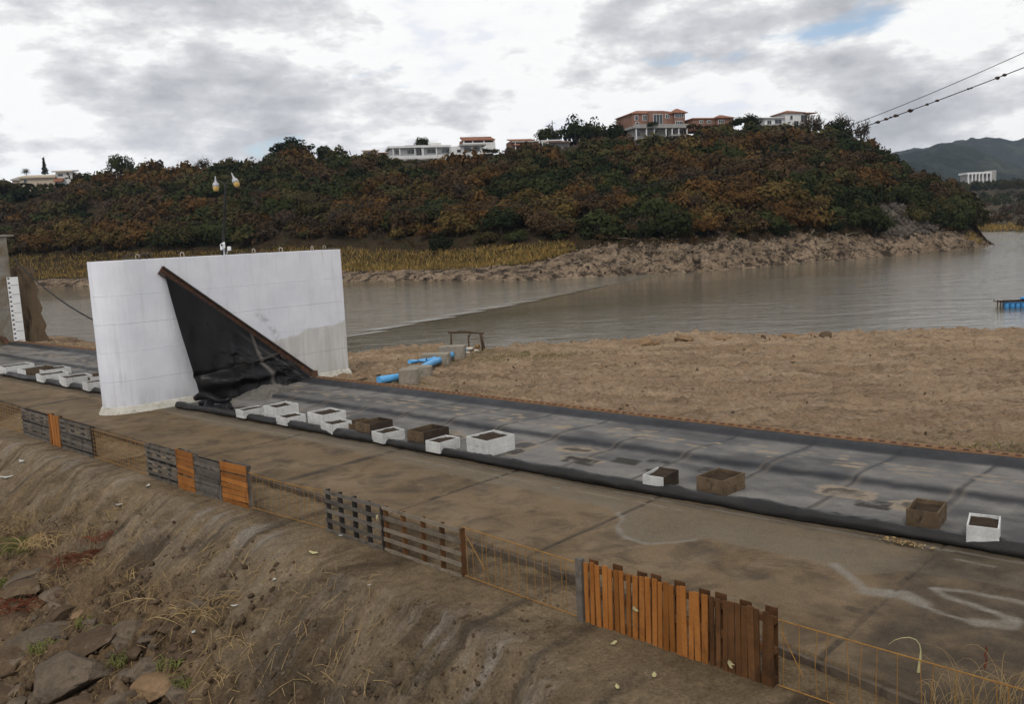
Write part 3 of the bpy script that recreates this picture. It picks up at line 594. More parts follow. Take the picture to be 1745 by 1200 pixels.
# ================================================================== THINGS
# ---- white pier
PU, PW = -35.0, 1.7                                      # face towards the camera, thickness
def pier_poly(grow=0.0, v0=14.0, v1=25.6):
    c = v0 + 0.75 * PW / 1.0; pts = []
    cu = PU - PW / 2; r = PW / 2 + grow; n = 18; ln = 1.25 + grow
    for k in range(n + 1):
        a = math.pi * k / n; pts.append((cu + r * math.cos(a), v0 + 1.25 - ln * math.sin(a)))
    pts = pts + [(cu - r, v1 + grow), (cu + r, v1 + grow)]
    return [W(a, b)[:2] for a, b in pts][::-1]
pier = empty('pier', W(PU - PW / 2, 20, 0), 'tall white concrete pier with rounded nose standing across the dam crest', 'pier')
LZ = [-0.1, 1.32, 2.5, 3.64, 4.78, 6.18]
for i in range(5):
    mb = MB(); mb.prism(pier_poly(0.004 * (i % 2)), LZ[i] + (0.002 if i else 0), LZ[i + 1] - 0.002)
    o = mb.build('concrete_lift', M['pier'], pier, bevel=0.008)
mb = MB(); pp = pier_poly(0.22); mb.prism(pp, -0.1, 0.16)
V_ = np.array(mb.v); n = len(pp); cen = V_.mean(0); top = np.array(pier_poly(0.03)); V_[n:, :2] = top; V_[n:, 2] = 0.30; mb.v = [tuple(q) for q in V_]
mb.build('footing', M['footing'], pier, bevel=0.05)
TOPZ = LZ[-1]
def eye(v, du, ang, h=0.21, w_=0.075, m_='bag'):
    pts = []; c = W(PU - du, v, TOPZ); ax = EU * math.cos(ang) + EV * math.sin(ang)
    for k in range(11):
        a = math.pi * k / 10; pts.append(c + ax * w_ * math.cos(a) + EZ * (h - w_ + w_ * math.sin(a)))
    pts = [c + ax * w_] + pts + [c - ax * w_]
    MB().tube(pts, 0.016, 6).build('lifting_eye', M[m_], pier, smooth=True)
for v, du, a in [(17.7, 0.35, 1.4), (22.6, 0.5, 1.2), (21.6, 1.2, 0.4), (25.0, 0.45, 1.5), (24.6, 0.9, 0.2), (15.9, 0.6, 1.5)]: eye(v, du, a)
# looped bars near the nose
for v, w_ in [(15.6, 0.35), (16.1, 0.15), (16.35, 0.12)]: eye(v, 0.5, 1.55, 0.25, w_, 'dark_steel')
for v, L in [(21.0, 0.8), (20.3, 0.5), (24.8, 0.9), (15.2, 0.5)]:
    MB().bar(W(PU - 0.4, v, TOPZ + 0.03), W(PU - 0.5, v + L, TOPZ + 0.05), 0.05, 0.05).build('bar_stub', M['grey_wood'], pier)
# steel clamping rail running down the pier face (two angles and a bolted flat, cut off square)
ra, rb = W(PU, 16.5, 5.72), W(PU, 23.35, 0.36); rd = (rb - ra) / np.linalg.norm(rb - ra); rn = np.cross(rd, EU); rn = rn / np.linalg.norm(rn)
if rn[2] < 0: rn = -rn
rail = MB().box((ra + rb) / 2 + EU * 0.04, (rb - ra) / 2, rn * 0.19, EU * 0.045).build('clamp_rail', M['rust'], pier)
MB().box((ra + rb) / 2 + EU * 0.13 + rn * 0.15, (rb - ra) / 2 * 1.004, rn * 0.03, EU * 0.05).build('flange', M['dark_steel'], rail)
MB().box((ra + rb) / 2 + EU * 0.12 - rn * 0.15, (rb - ra) / 2 * 1.002, rn * 0.035, EU * 0.04).build('flange', M['dark_steel'], rail)
for k in range(34):
    c = ra + (rb - ra) * (k + 0.6) / 34.5 + EU * 0.105
    MB().tube([c - EU * 0.02, c + EU * 0.035], 0.035, 6).build('bolt', M['dark_steel'], rail)
MB().box(W(PU + 0.06, 23.5, 0.26), EV * 0.16, EU * 0.10, EZ * 0.22).build('rail_foot', M['rust'], rail)

# ---- rubber dam membranes
def membrane(name, u0, u1, label):
    root = empty(name, W((u0 + u1) / 2, 19, 0), label, 'rubber dam')
    us = np.arange(u0, u1 + 0.01, 0.075); ts = np.linspace(0, 1, 88)
    U, T = np.meshgrid(us, ts, indexing='ij'); vt = itp(U, TUBE_U, TUBE_V); vf = itp(U, FAR_U, FAR_V)
    V = vt + T * (vf - vt)
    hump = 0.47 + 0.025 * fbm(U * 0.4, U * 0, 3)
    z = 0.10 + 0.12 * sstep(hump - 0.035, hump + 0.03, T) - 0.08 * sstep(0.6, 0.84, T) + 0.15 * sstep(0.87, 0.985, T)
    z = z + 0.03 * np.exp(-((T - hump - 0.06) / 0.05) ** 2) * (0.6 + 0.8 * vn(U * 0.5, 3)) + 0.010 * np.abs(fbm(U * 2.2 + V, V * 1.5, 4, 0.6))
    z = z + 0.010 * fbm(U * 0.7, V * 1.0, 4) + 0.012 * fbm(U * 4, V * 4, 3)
    dust = 0.95 * (1 - 0.9 * np.exp(-((T - hump - 0.01 * fbm(U * 2, V, 3)) / 0.024) ** 2)) * (0.78 + 0.9 * np.clip(fbm(U * 0.55, V * 1.1, 5, 0.6), -0.45, 0.3)) * (1 - 0.9 * sstep(0.885, 0.91, T)) * (0.25 + 0.75 * sstep(0.02, 0.1, T))  # dusting, plus the hump's shade painted in as a dark band
    sand = np.zeros_like(U); wet = np.zeros_like(U); rr = random.Random(int(-u0 * 10))
    L = u1 - u0
    for k in range(int(L * 4.0)):                        # rows of small dried silt patches left on the far half
        cu = rr.uniform(u0, u1); ct = rr.choice([0.62, 0.66, 0.70, 0.74, 0.80]) + rr.uniform(-0.015, 0.015); a = rr.uniform(0.06, 0.30); b = rr.uniform(0.009, 0.024)
        sand = np.maximum(sand, ((np.abs(U - cu + 0.1 * vn(U * 5, V * 5)) < a) & (np.abs(T - ct + 0.01 * vn(U * 6, V * 6)) < b)) * rr.uniform(0.45, 1.0))
    for k in range(int(L * 0.5)):                        # bigger silt rims near the crates
        cu = rr.uniform(u0, u1); ct = rr.uniform(0.10, 0.40); a = rr.uniform(0.25, 0.7); b = rr.uniform(0.03, 0.06)
        q = np.hypot((U - cu) / a, (T - ct) / b) + 0.9 * fbm(U * 1.6, V * 1.6 + k, 4)
        sand = np.maximum(sand, np.exp(-((q - 1) / 0.22) ** 2) * rr.uniform(0.3, 0.8)); wet = np.maximum(wet, (q < 0.8) * rr.choice([0, 0.7, 0.9]))
    for (cu, ct, a, b) in [(-11.35, 0.34, 0.35, 0.045), (-7.05, 0.24, 0.38, 0.045), (-13.8, 0.30, 0.4, 0.04), (-13.0, 0.36, 0.35, 0.03), (-14.9, 0.2, 0.5, 0.05), (-12.6, 0.22, 0.3, 0.03)]:
        wet = np.maximum(wet, 1.0 * ((np.abs(U - cu + 1.2 * (T - ct)) < a) & (np.abs(T - ct) < b)))
    for cu, ct, a, b in [(-7.9, 0.33, 0.65, 0.07), (-6.3, 0.28, 0.5, 0.08), (-3.4, 0.35, 0.6, 0.06), (-15.8, 0.35, 0.6, 0.05), (-21, 0.3, 0.7, 0.05)]:
        q = np.hypot((U - cu) / a, (T - ct) / b) + 0.8 * fbm(U * 1.8, V * 1.8, 4); sand = np.maximum(sand, (q < 1.05) * 0.75); wet = np.maximum(wet, (q < 0.65) * 0.85)
    for sj in np.arange(u0 + 1.1, u1, 2.3):            # welded seams across the sheet
        ds = np.abs(U - sj - 0.05 * fbm(V * 0.8, sj, 2) - 0.1 * (T - 0.5)); z = z + 0.022 * np.exp(-(ds / 0.09) ** 2) * (1 - sstep(0.85, 0.95, T)); sand = np.maximum(sand, 0.22 * np.exp(-((ds - 0.1) / 0.06) ** 2) * (T < 0.6)); dust = dust * (1 - 0.95 * np.exp(-(ds / 0.055) ** 2))
    P = U[..., None] * EU + V[..., None] * EV + z[..., None] * EZ
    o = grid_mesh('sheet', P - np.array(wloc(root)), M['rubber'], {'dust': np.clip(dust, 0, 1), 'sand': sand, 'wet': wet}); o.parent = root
    # rolled front edge: lumpy tube lying on the slab
    us = np.arange(u0, u1 + 0.01, 0.12); pts = []; rad = []
    for u in us:
        pts.append(W(u, itp(u, TUBE_U, TUBE_V) + 0.05 * float(fbm(u * 0.5, 2.0, 3)), 0.12 + 0.02 * float(fbm(u * 0.9, 5.0, 2)))); rad.append(0.15 + 0.05 * float(fbm(u * 0.8, 1.0, 3)))
    t = MB().tube(pts, rad, 18); vv3 = np.array(t.v); cc3 = np.repeat(np.array(pts), 18, axis=0); an3 = np.tile(np.arange(18), len(pts)); uu3 = np.repeat(us, 18)
    off = vv3 - cc3; wr3 = 1 + 0.55 * np.exp(-(np.abs(fbm(uu3 * 1.1 + an3 * 0.25, an3 * 0.35 + uu3 * 0.2, 4, 0.6)) / 0.06) ** 2) * 0.35 + 0.28 * fbm(uu3 * 0.9, an3 * 0.4 + 4, 4, 0.6); off = off * wr3[:, None]; off[:, 2] *= 0.92
    t.v = [tuple(q) for q in cc3 + off]; ob = t.build('rolled_edge', M['rubber_black'], root, smooth=True)
    nv = len(ob.data.vertices); at = ob.data.attributes.new('dust', 'FLOAT', 'POINT'); at.data.foreach_set('value', [0.12] * nv)
    return root
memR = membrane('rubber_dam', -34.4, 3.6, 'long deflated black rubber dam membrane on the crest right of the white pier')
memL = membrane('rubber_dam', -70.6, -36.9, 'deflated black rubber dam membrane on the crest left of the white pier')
# far edge clamp: a row of rusty plates and bolts
def clamp_row(root, u0, u1):
    n = 0
    for a in np.arange(u0, u1, 0.30):
        f = itp(a, FAR_U, FAR_V)
        if a > -20: MB().box(W(a + 0.1, f + 0.10, 0.345), EU * 0.065, EV * 0.045, EZ * 0.012).build('clamp_plate', M['rust'], root)
        n += 1
    mb = MB()
    for a in np.arange(u0, min(u1, -20), 0.30): mb.box(W(a + 0.1, itp(a, FAR_U, FAR_V) + 0.10, 0.345), EU * 0.065, EV * 0.045, EZ * 0.012)
    if mb.v: tag(mb.build('clamp_plates', M['rust'], root), kind='stuff')
clamp_row(memR, -34.2, 3.4); clamp_row(memL, -70.4, -37.0)
# the end of the membrane pulled up the pier face and clamped under the rail
na, nb = 110, 90
A_, B_ = np.meshgrid(np.linspace(0, 1, na), np.linspace(0, 1, nb), indexing='ij')
tv = 16.62 + A_ * (23.25 - 16.62); tz = 5.50 + A_ * (0.30 - 5.50)
bv = 17.45 + A_ * (23.2 - 17.45); bz = 0.12 + 0.05 * A_
vv = tv + (bv - tv) * B_; zz_ = tz + (bz - tz) * B_
H_ = tz - bz
out = 0.10 + (0.15 + 0.95 * B_ ** 1.6) * np.minimum(1, H_ / 3.0) * (0.35 + 0.65 * sstep(0, 0.25, A_))
out = out + 0.13 * np.minimum(1, H_ / 2) * B_ * np.sin(A_ * 9 + B_ * 2.2) + 0.07 * np.minimum(1, H_ / 2) * sstep(0.1, 0.6, B_) * sstep(0, 0.1, A_) * np.sin(vv * 6.5 - 0.9 * zz_ + 2 * fbm(vv * 0.6, zz_ * 0.4, 2)) + 0.10 * B_ * fbm(A_ * 6, B_ * 3, 4)
hz = np.clip(zz_, 0, 9)
out = out + 0.30 * np.exp(-((hz - 0.75 - 0.25 * A_) / 0.22) ** 2) * sstep(0.02, 0.15, A_) * sstep(0.95, 0.7, A_) - 0.12 * np.exp(-((hz - 1.15 - 0.25 * A_) / 0.12) ** 2)
wr = np.abs(fbm(A_ * 3.2 + B_ * 1.2, B_ * 2.0 + 3, 5, 0.55)); out = out + 0.09 * np.exp(-(wr / 0.09) ** 2) * sstep(3.0, 1.2, zz_) * sstep(0.05, 0.4, B_) * sstep(0.0, 0.15, A_) * np.minimum(1, H_ / 1.5) + 0.10 * np.sin(vv * 3.1 + 1.2 * zz_) * sstep(1.6, 0.6, zz_) * sstep(0.2, 0.6, B_) * sstep(0.0, 0.12, A_)
P = (PU + out)[..., None] * EU + vv[..., None] * EV + zz_[..., None] * EZ
fold = np.abs(vv - (20.15 + 0.33 * (3.0 - zz_) - 0.05 * (3 - zz_) ** 2)); dustc = 0.6 * np.exp(-(fold / (0.04 + 0.03 * (3.2 - zz_))) ** 2) * sstep(3.3, 2.2, zz_)
crease = np.abs(zz_ - (1.22 + 0.10 * (vv - 18))); dustc = np.maximum(dustc, 0.5 * np.exp(-(crease / 0.03) ** 2) * sstep(17.6, 18.2, vv))
dustc = np.maximum(dustc, 0.25 * np.exp(-(((ra[2] + (rb[2] - ra[2]) * A_) - 0.55 - zz_) / 0.09) ** 2) * sstep(0.3, 0.6, A_) * sstep(0, 0.2, B_))
dustc = np.maximum(dustc, 0.02)
cur = grid_mesh('pier_flap', P - np.array(wloc(memR)), M['rubber_black'], {'dust': dustc * 0.8, 'sand': dustc * 0.22 * (dustc > 0.25)}); cur.parent = memR
sm = cur.modifiers.new('solid', 'SOLIDIFY'); sm.thickness = 0.03
# crumpled folds and a silt heap where the flap meets the crest
pts = [W(-33.2 + 0.25 * k, 16.75 + 0.2 * math.sin(k * 1.3) + 0.03 * k, 0.16 + 0.10 * math.sin(k * 0.9 + 1)) for k in range(10)]
fo = MB().tube(pts, [0.1, 0.16, 0.2, 0.22, 0.22, 0.2, 0.2, 0.19, 0.18, 0.16], 12).build('crumpled_fold', M['rubber_black'], memR, smooth=True)
pts = [W(-34.3 + 0.2 * k, 17.15 + 0.09 * k, 0.28 + 0.12 * math.sin(k * 0.8)) for k in range(9)]
fo = MB().tube(pts, [0.12, 0.17, 0.2, 0.2, 0.18, 0.17, 0.15, 0.12, 0.08], 12).build('crumpled_fold', M['rubber_black'], memR, smooth=True)
gu, gv = np.meshgrid(np.linspace(-34.6, -30.4, 70), np.linspace(17.7, 22.6, 80), indexing='ij')
q = np.hypot((gu + 33.1) / 1.35, (gv - 20.0) / 1.9); zh = 0.02 + 0.38 * np.maximum(0, 1 - q ** 1.5) + 0.16 * np.maximum(0, 1 - q) * fbm(gu * 2, gv * 2, 5, 0.6) * 2 - 0.3 * (q > 1) * (q - 1)
M['silt'] = surf('grey_silt', (0.105, 0.098, 0.088), (0.150, 0.138, 0.120), 1.2, 0.95, 0.06, 9, (0.055, 0.05, 0.045), 2, (0.5, 0.7))
sh = grid_mesh('silt_heap', gu[..., None] * EU + gv[..., None] * EV + zh[..., None] * EZ, M['silt'], loc=W(-33, 20, 0)); tag(sh, 'grey heap of silt piled at the foot of the black flap', 'silt heap')

# ---- planting crates lying on the membrane
def crate(pf, pl, pr, hpx, mfront, mside, label, msoil='soil', z0=0.13):
    f, l, r = PZ(*pf, z0), PZ(*pl, z0), PZ(*pr, z0)
    a = l - f; b = r - f
    a[2] = b[2] = 0; la_, lb_ = np.linalg.norm(a), np.linalg.norm(b); a = a / la_; b = b - a * (b @ a); b = b / np.linalg.norm(b)
    la_ = max(0.45, min(la_, 1.25)); lb_ = max(0.6, min(lb_, 1.5))
    h = hpx * float((f - CAM) @ F) / FPX * 1.05
    c = f + a * la_ / 2 + b * lb_ / 2
    root = empty('planting_crate', (c[0], c[1], z0 - 0.03), label, 'crate', 'planting crates on the rubber dam'); th = 0.03; rj = random.Random(int(pf[0] * 7))
    def board(cen, ax, L, m_):
        ny = np.cross(ax, EZ); nb_ = 2 if h > 0.26 else 1
        for q in range(nb_):
            t0 = -0.03 + h * q / nb_ + (0.004 if q else 0); t1 = h * (q + 1) / nb_ - (0.006 if q < nb_ - 1 else 0) + rj.uniform(-0.012, 0.012)
            MB().box(cen + EZ * ((t0 + t1) / 2) + ny * rj.uniform(-0.006, 0.006), ax * L / 2, ny * th / 2, EZ * (t1 - t0) / 2).build('board', M[m_], root, bevel=0.006)
    board(f + a * la_ / 2 + b * th / 2, a, la_, mfront)
    board(f + a * la_ / 2 + b * (lb_ - th / 2), a, la_, mside)
    board(f + b * lb_ / 2 + a * th / 2, b, lb_ - 2 * th - 0.006, mside)
    board(f + b * lb_ / 2 + a * (la_ - th / 2), b, lb_ - 2 * th - 0.006, mfront)
    n = 9; S = np.linspace(0.035, la_ - 0.035, n); Tt = np.linspace(0.035, lb_ - 0.035, n); s_, t_ = np.meshgrid(S, Tt, indexing='ij')
    q = f + s_[..., None] * a + t_[..., None] * b; q[..., 2] = z0 + h * (0.87 if mfront == 'white_board' else 0.74) + 0.05 * fbm(q[..., 0] * 4, q[..., 1] * 4, 3)
    so = grid_mesh('soil', q - np.array(root.location), M[msoil]); so.parent = root
c2 = lambda p: (380 + p[0] * 0.298, 540 + p[1] * 0.298)
c7 = lambda p: (1000 + p[0] * 0.427, 720 + p[1] * 0.427)
c1 = lambda p: (p[0] * 0.3553, 380 + p[1] * 0.3553)
WB, BB, DB = 'white_board', 'brown_board', 'dark_board'
for cf, k, fr, le, ri, hh, m1, m2, lab in [
    (c2, .298, (120, 580), (75, 570), (235, 553), 40, WB, WB, 'low white crate nearest the silt heap beside the pier'),
    (c2, .298, (308, 588), (235, 572), (428, 560), 64, WB, WB, 'tall white crate second from the pier, behind a lower one'),
    (c2, .298, (362, 622), (305, 608), (476, 598), 40, WB, WB, 'low white crate in front of the tall white pair'),
    (c2, .298, (572, 636), (487, 615), (683, 604), 70, WB, WB, 'tall white crate with a lower white crate at its front corner'),
    (c2, .298, (625, 670), (560, 652), (720, 642), 50, WB, WB, 'white crate just left of the first brown crate'),
    (c2, .298, (735, 655), (690, 640), (790, 625), 40, BB, BB, 'half hidden small crate between white and brown crates'),
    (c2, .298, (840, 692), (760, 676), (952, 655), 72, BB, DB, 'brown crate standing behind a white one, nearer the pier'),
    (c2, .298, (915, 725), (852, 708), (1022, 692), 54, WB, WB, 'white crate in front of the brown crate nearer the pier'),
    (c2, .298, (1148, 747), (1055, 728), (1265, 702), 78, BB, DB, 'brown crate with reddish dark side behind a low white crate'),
    (c2, .298, (1240, 780), (1160, 764), (1353, 745), 56, WB, WB, 'low white crate in front of the reddish brown crate'),
    (c2, .298, (1515, 798), (1395, 768), (1627, 750), 84, WB, WB, 'large lone white crate right of the crowded crates'),
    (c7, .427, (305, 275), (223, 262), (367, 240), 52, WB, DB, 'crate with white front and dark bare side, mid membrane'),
    (c7, .427, (540, 296), (438, 273), (594, 252), 58, BB, BB, 'brown wooden crate beside the crate with one white side'),
    (c7, .427, (1400, 432), (1272, 412), (1447, 385), 66, BB, BB, 'deep brown crate near the right edge of the photo'),
    (c7, .427, (1645, 500), (1513, 483), (1672, 452), 74, WB, WB, 'white crate with peeling paint nearest the right edge'),
    (c1, .3553, (30, 728), (-40, 715), (95, 705), 34, WB, WB, 'white crate at the left photo edge, partly cut off'),
    (c1, .3553, (125, 742), (80, 732), (190, 722), 34, WB, BB, 'brown topped crate second from the left photo edge'),
    (c1, .3553, (215, 738), (172, 728), (300, 718), 28, WB, WB, 'white crate in the back row left of the pier'),
    (c1, .3553, (205, 765), (175, 756), (310, 745), 32, WB, WB, 'long low white crate in the front row left of the pier'),
    (c1, .3553, (318, 785), (285, 774), (385, 764), 38, WB, WB, 'white crate third from the pier on its left side'),
    (c1, .3553, (432, 772), (388, 762), (520, 750), 30, BB, WB, 'crate in the back row just left of the pier nose'),
    (c1, .3553, (425, 806), (397, 797), (520, 785), 36, WB, WB, 'white crate in the front row just left of the pier nose')]:
    crate(cf(fr), cf(le), cf(ri), hh * k, m1, m2, lab)

# ---- the makeshift fence of pallets and bar mesh along the ledge
def fu(x):                                              # photo x at the fence foot -> position along the crest
    y = itp(x, [-40, 40, 160, 310, 440, 560, 655, 790, 990, 1320, 1800], [712, 742, 782, 830, 862, 905, 938, 988, 1060, 1173, 1330])
    return uv(PZ(x, y, LEDGE_Z))[0]
FV = 10.78
def fv(u): return float(itp(u, [-50, -36, -22, -16, -10, -5, 4], [10.86, 10.88, 10.93, 11.24, 11.12, 11.03, 10.95]))
def fz(u): return float(zfore(u, fv(u))) - 0.02
FG = 'pieces of the makeshift fence on the ledge'
def pallet(x0, x1, h, nslat, nstr, ms, mt, label, sw=0.10, back=True, seed=0, front_vert=False, wob=0.02, lean=0.0):
    rj = random.Random(seed + int(x0)); u0, u1 = fu(x0), fu(x1); v = fv((u0 + u1) / 2); zb = fz((u0 + u1) / 2)
    z0, z1 = fz(u0), fz(u1)
    root = empty('pallet', W((u0 + u1) / 2, v, zb), label, 'pallet', FG)
    def zz(u): return z0 + (z1 - z0) * (u - u0) / (u1 - u0)
    def vb(u): return fv(u0) + (fv(u1) - fv(u0)) * (u - u0) / (u1 - u0)
    if not front_vert:
        for i in range(nslat):
            zc = sw / 2 + (h - sw) * i / max(1, nslat - 1); j = [rj.uniform(-wob, wob) for _ in range(3)]
            a, b = u0 + rj.uniform(0, 0.03), u1 - rj.uniform(0, 0.03)
            MB().bar(W(a, vb(a) + j[2] * 0.3, zz(a) + zc + j[0]), W(b, vb(b) + j[2] * 0.3, zz(b) + zc + j[1]), 0.022, sw * rj.uniform(0.85, 1.1)).build('slat', M[ms], root)
        for i in range(nstr):
            u = u0 + 0.05 + (u1 - u0 - 0.10) * i / (nstr - 1); t = rj.uniform(-0.03, 0.03)
            MB().bar(W(u, vb(u) + 0.075, zz(u)), W(u + t, vb(u) + 0.075 + lean, zz(u) + h + rj.uniform(-0.05, 0.005)), 0.045, 0.11, up=EV).build('stringer', M[mt], root)
        if back:
            for i in range(3):
                zc = 0.06 + (h - 0.12) * i / 2; MB().bar(W(u0 + 0.02, vb(u0) + 0.145, zz(u0) + zc), W(u1 - 0.02, vb(u1) + 0.145, zz(u1) + zc), 0.02, 0.09).build('back_slat', M[mt], root)
    else:
        for i in range(nslat):
            L = u1 - u0; u = u0 + L * (i + 0.5) / nslat + rj.uniform(-0.012, 0.012); t = rj.uniform(-0.022, 0.022); ww = L / nslat * rj.uniform(0.62, 0.95)
            MB().bar(W(u, vb(u) + rj.uniform(-0.01, 0.01), zz(u) - 0.01), W(u + t, vb(u) + lean, zz(u) + h + rj.uniform(-0.03, 0.03)), ww, 0.024, up=EV).build('slat', M[ms], root)
        for i in range(3):
            zc = 0.10 + (h - 0.22) * i / 2; MB().bar(W(u0 + 0.02, vb(u0) + 0.065, zz(u0) + zc), W(u1 - 0.02, vb(u1) + 0.065, zz(u1) + zc), 0.09, 0.10).build('stringer', M[mt], root)
        for i in range(nstr):
            u = u0 + 0.12 + (u1 - u0 - 0.24) * i / max(1, nstr - 1); tp_ = rj.uniform(0.005, 0.04)
            MB().bar(W(u, vb(u) + 0.135, zz(u)), W(u + rj.uniform(-0.02, 0.02), vb(u) + 0.135, zz(u) + h + tp_), 0.19, 0.02, up=EV).build('back_slat', M[mt], root)
    return root
def mesh_fence(x0, x1, h, nw, label, sag=0.0, grid=False, brace=None, seed=0):
    rj = random.Random(seed + int(x0)); u0, u1 = fu(x0), fu(x1)
    root = empty('bar_mesh', W((u0 + u1) / 2, fv((u0 + u1) / 2), fz((u0 + u1) / 2)), label, 'fence panel', FG)
    def at(s, zf): u = u0 + (u1 - u0) * s; return W(u, fv(u) + 0.03, fz(u0) + (fz(u1) - fz(u0)) * s + 0.06 + zf * (h - 0.06) - sag * 4 * s * (1 - s) * zf)
    MB().tube([at(s, 1) for s in np.linspace(0, 1, 9)], 0.010, 6).build('top_rail', M['yellow_bar'], root)
    MB().tube([at(s, 0) for s in np.linspace(0, 1, 9)], 0.010, 6).build('bottom_rail', M['yellow_bar'], root)
    for i in range(nw):
        s = (i + 0.5) / nw + rj.uniform(-0.25, 0.25) / nw; MB().tube([at(s, 0), at(s + rj.uniform(-0.01, 0.01), 0.5), at(s, 1)], 0.0055, 5).build('wire', M['yellow_bar'], root)
    if grid:
        for i in range(1, 7):
            MB().tube([at(s, i / 7 + rj.uniform(-0.01, 0.01)) for s in np.linspace(0, 1, 6)], 0.005, 5).build('cross_wire', M['yellow_bar'], root)
    if brace: MB().tube([at(brace[0], 0.85), at(brace[1], 0.25)], 0.008, 5).build('brace', M['yellow_bar'], root)
    return root
mesh_fence(-60, 37, 0.98, 22, 'yellow bar mesh panel at the left photo edge', grid=True)
pallet(38, 86, 1.03, 7, 4, 'grey_wood', 'black_wood', 'grey pallet leftmost of the fence, left of the orange planks', 0.11)
pallet(84, 103, 1.10, 4, 2, 'orange_wood', 'brown_wood', 'narrow upright orange planks between two grey pallets', front_vert=True)
pallet(104, 158, 1.05, 7, 4, 'grey_wood', 'black_wood', 'grey pallet between the narrow orange planks and bar mesh', 0.11, seed=3)
mesh_fence(158, 253, 1.0, 22, 'dense bar mesh panel in front of the white pier', grid=True, seed=1)
pallet(254, 309, 1.02, 7, 4, 'grey_wood', 'grey_wood', 'weathered grey pallet left of the orange slatted pallets', 0.085, seed=5)
pallet(309, 344, 1.12, 8, 3, 'orange_wood', 'grey_wood', 'orange pallet with level slats, left of the dark one', 0.125, seed=1)
pallet(344, 394, 1.05, 9, 4, 'grey_wood', 'black_wood', 'dark grey pallet wedged between two orange slatted pallets', 0.105, seed=2)
pallet(394, 442, 1.14, 8, 3, 'orange_wood', 'grey_wood', 'orange pallet with level slats, right of the dark one', 0.125, seed=8)
mesh_fence(444, 557, 0.98, 13, 'bar mesh panel with knotted top beside the orange pallet', sag=0.05, seed=4, brace=None)
pallet(559, 655, 1.02, 5, 5, 'grey_wood', 'black_wood', 'open grey pallet with four black uprights', 0.075, back=False, seed=4)
pallet(656, 787, 1.02, 5, 5, 'tan_wood', 'brown_wood', 'open tan grey pallet right of the one with four black uprights', 0.085, back=False, seed=6)
mesh_fence(789, 986, 1.05, 15, 'bar mesh panel between the tan pallet and orange palings', seed=6, brace=(0.03, 0.2))
u_ = fu(988); MB().bar(W(u_, fv(u_), fz(u_)), W(u_, fv(u_), fz(u_) + 1.16), 0.13, 0.10, up=EV).build('fence_post', M['grey_wood'], None, loc=W(u_, fv(u_), fz(u_)))
tag(bpy.data.objects['fence_post'], 'grey squared post at the end of the orange palings', 'post', FG)
pallet(994, 1098, 1.12, 10, 3, 'orange_wood', 'brown_wood', 'orange paling pallet beside the grey squared post', front_vert=True, seed=3)
pallet(1099, 1206, 1.13, 10, 3, 'orange_wood', 'brown_wood', 'orange paling pallet next to the dark brown one', front_vert=True, seed=9)
pallet(1208, 1322, 1.14, 10, 3, 'brown_wood', 'brown_wood', 'dark brown paling pallet at the right end of the palings', front_vert=True, seed=5)
mesh_fence(1325, 1860, 1.06, 17, 'long bar mesh panel running out of the lower right corner', seed=2, brace=(0.01, 0.10))

# ---- the next pier at the left edge, with its staff gauge
def PUV(x, y, u0):                                      # sightline meets the vertical plane u = u0
    dd = ray(x, y); return CAM + dd * (u0 / (dd @ EU))
TU = -71.3
tw = empty('gate_pier', W(TU - 1, 22, 0), 'grey concrete pier with staff gauge at the left photo edge', 'pier')
tt = PUV(18, 403, TU)[2]
MB().uvbox(TU - 1.8, TU, 14.5, uv(PUV(20, 480, TU))[1], 2.6, tt).build('wall', M['tower'], tw, bevel=0.03)
MB().uvbox(TU - 1.75, TU + 0.05, 14.45, uv(PUV(20, 480, TU))[1] + 0.05, -0.2, 2.597).build('wall', M['tower'], tw, bevel=0.03)
MB().uvbox(TU - 1.9, TU + 0.12, 14.4, uv(PUV(20, 403, TU))[1] + 0.12, tt + 0.003, tt + 0.14).build('cap', M['tower'], tw, bevel=0.02)
bq = [uv(PUV(30, 470, TU - 0.4))[1] - 0.6, uv(PUV(56, 472, TU - 0.4))[1], uv(PUV(84, 583, TU - 0.4))[1]]
bz_ = [PUV(45, 455, TU - 0.4)[2], -0.6]
mb = MB(); n = 14; prof = []
for k in range(n + 1):
    s = k / n; prof.append((bq[1] + (bq[2] - bq[1]) * (s ** 1.1) + 0.12 * math.sin(k * 2.1), bz_[0] + (bz_[1] - bz_[0]) * s))
for k in range(n):
    (v0, za), (v1, zb_) = prof[k], prof[k + 1]
    mb.add([W(u, v, z) for u in (TU - 1.4, TU - 0.25) for v, z in ((bq[0], za), (v0, za), (v1, zb_), (bq[0], zb_))], [(0, 1, 2, 3), (7, 6, 5, 4), (1, 5, 6, 2)])
mb.add([W(u, v, bz_[0]) for u, v in ((TU - 1.4, bq[0]), (TU - 0.25, bq[0]), (TU - 0.25, prof[0][0]), (TU - 1.4, prof[0][0]))], [(0, 1, 2, 3)])
mb.build('buttress', M['buttress'], tw)
g0, g1, g2 = PUV(8, 473, TU + 0.2), PUV(27, 473, TU + 0.2), PUV(28, 585, TU + 0.2)
ga, gb = uv(g0)[1], uv(g1)[1]; gt, gl = g0[2], PUV(15, 585, TU + 0.2)[2]
ga, gb = ga + 0.15, gb + 0.15
sg = MB().uvbox(TU + 0.053, TU + 0.14, ga, gb, gl, gt).build('staff_gauge', M['white_paint'], tw)
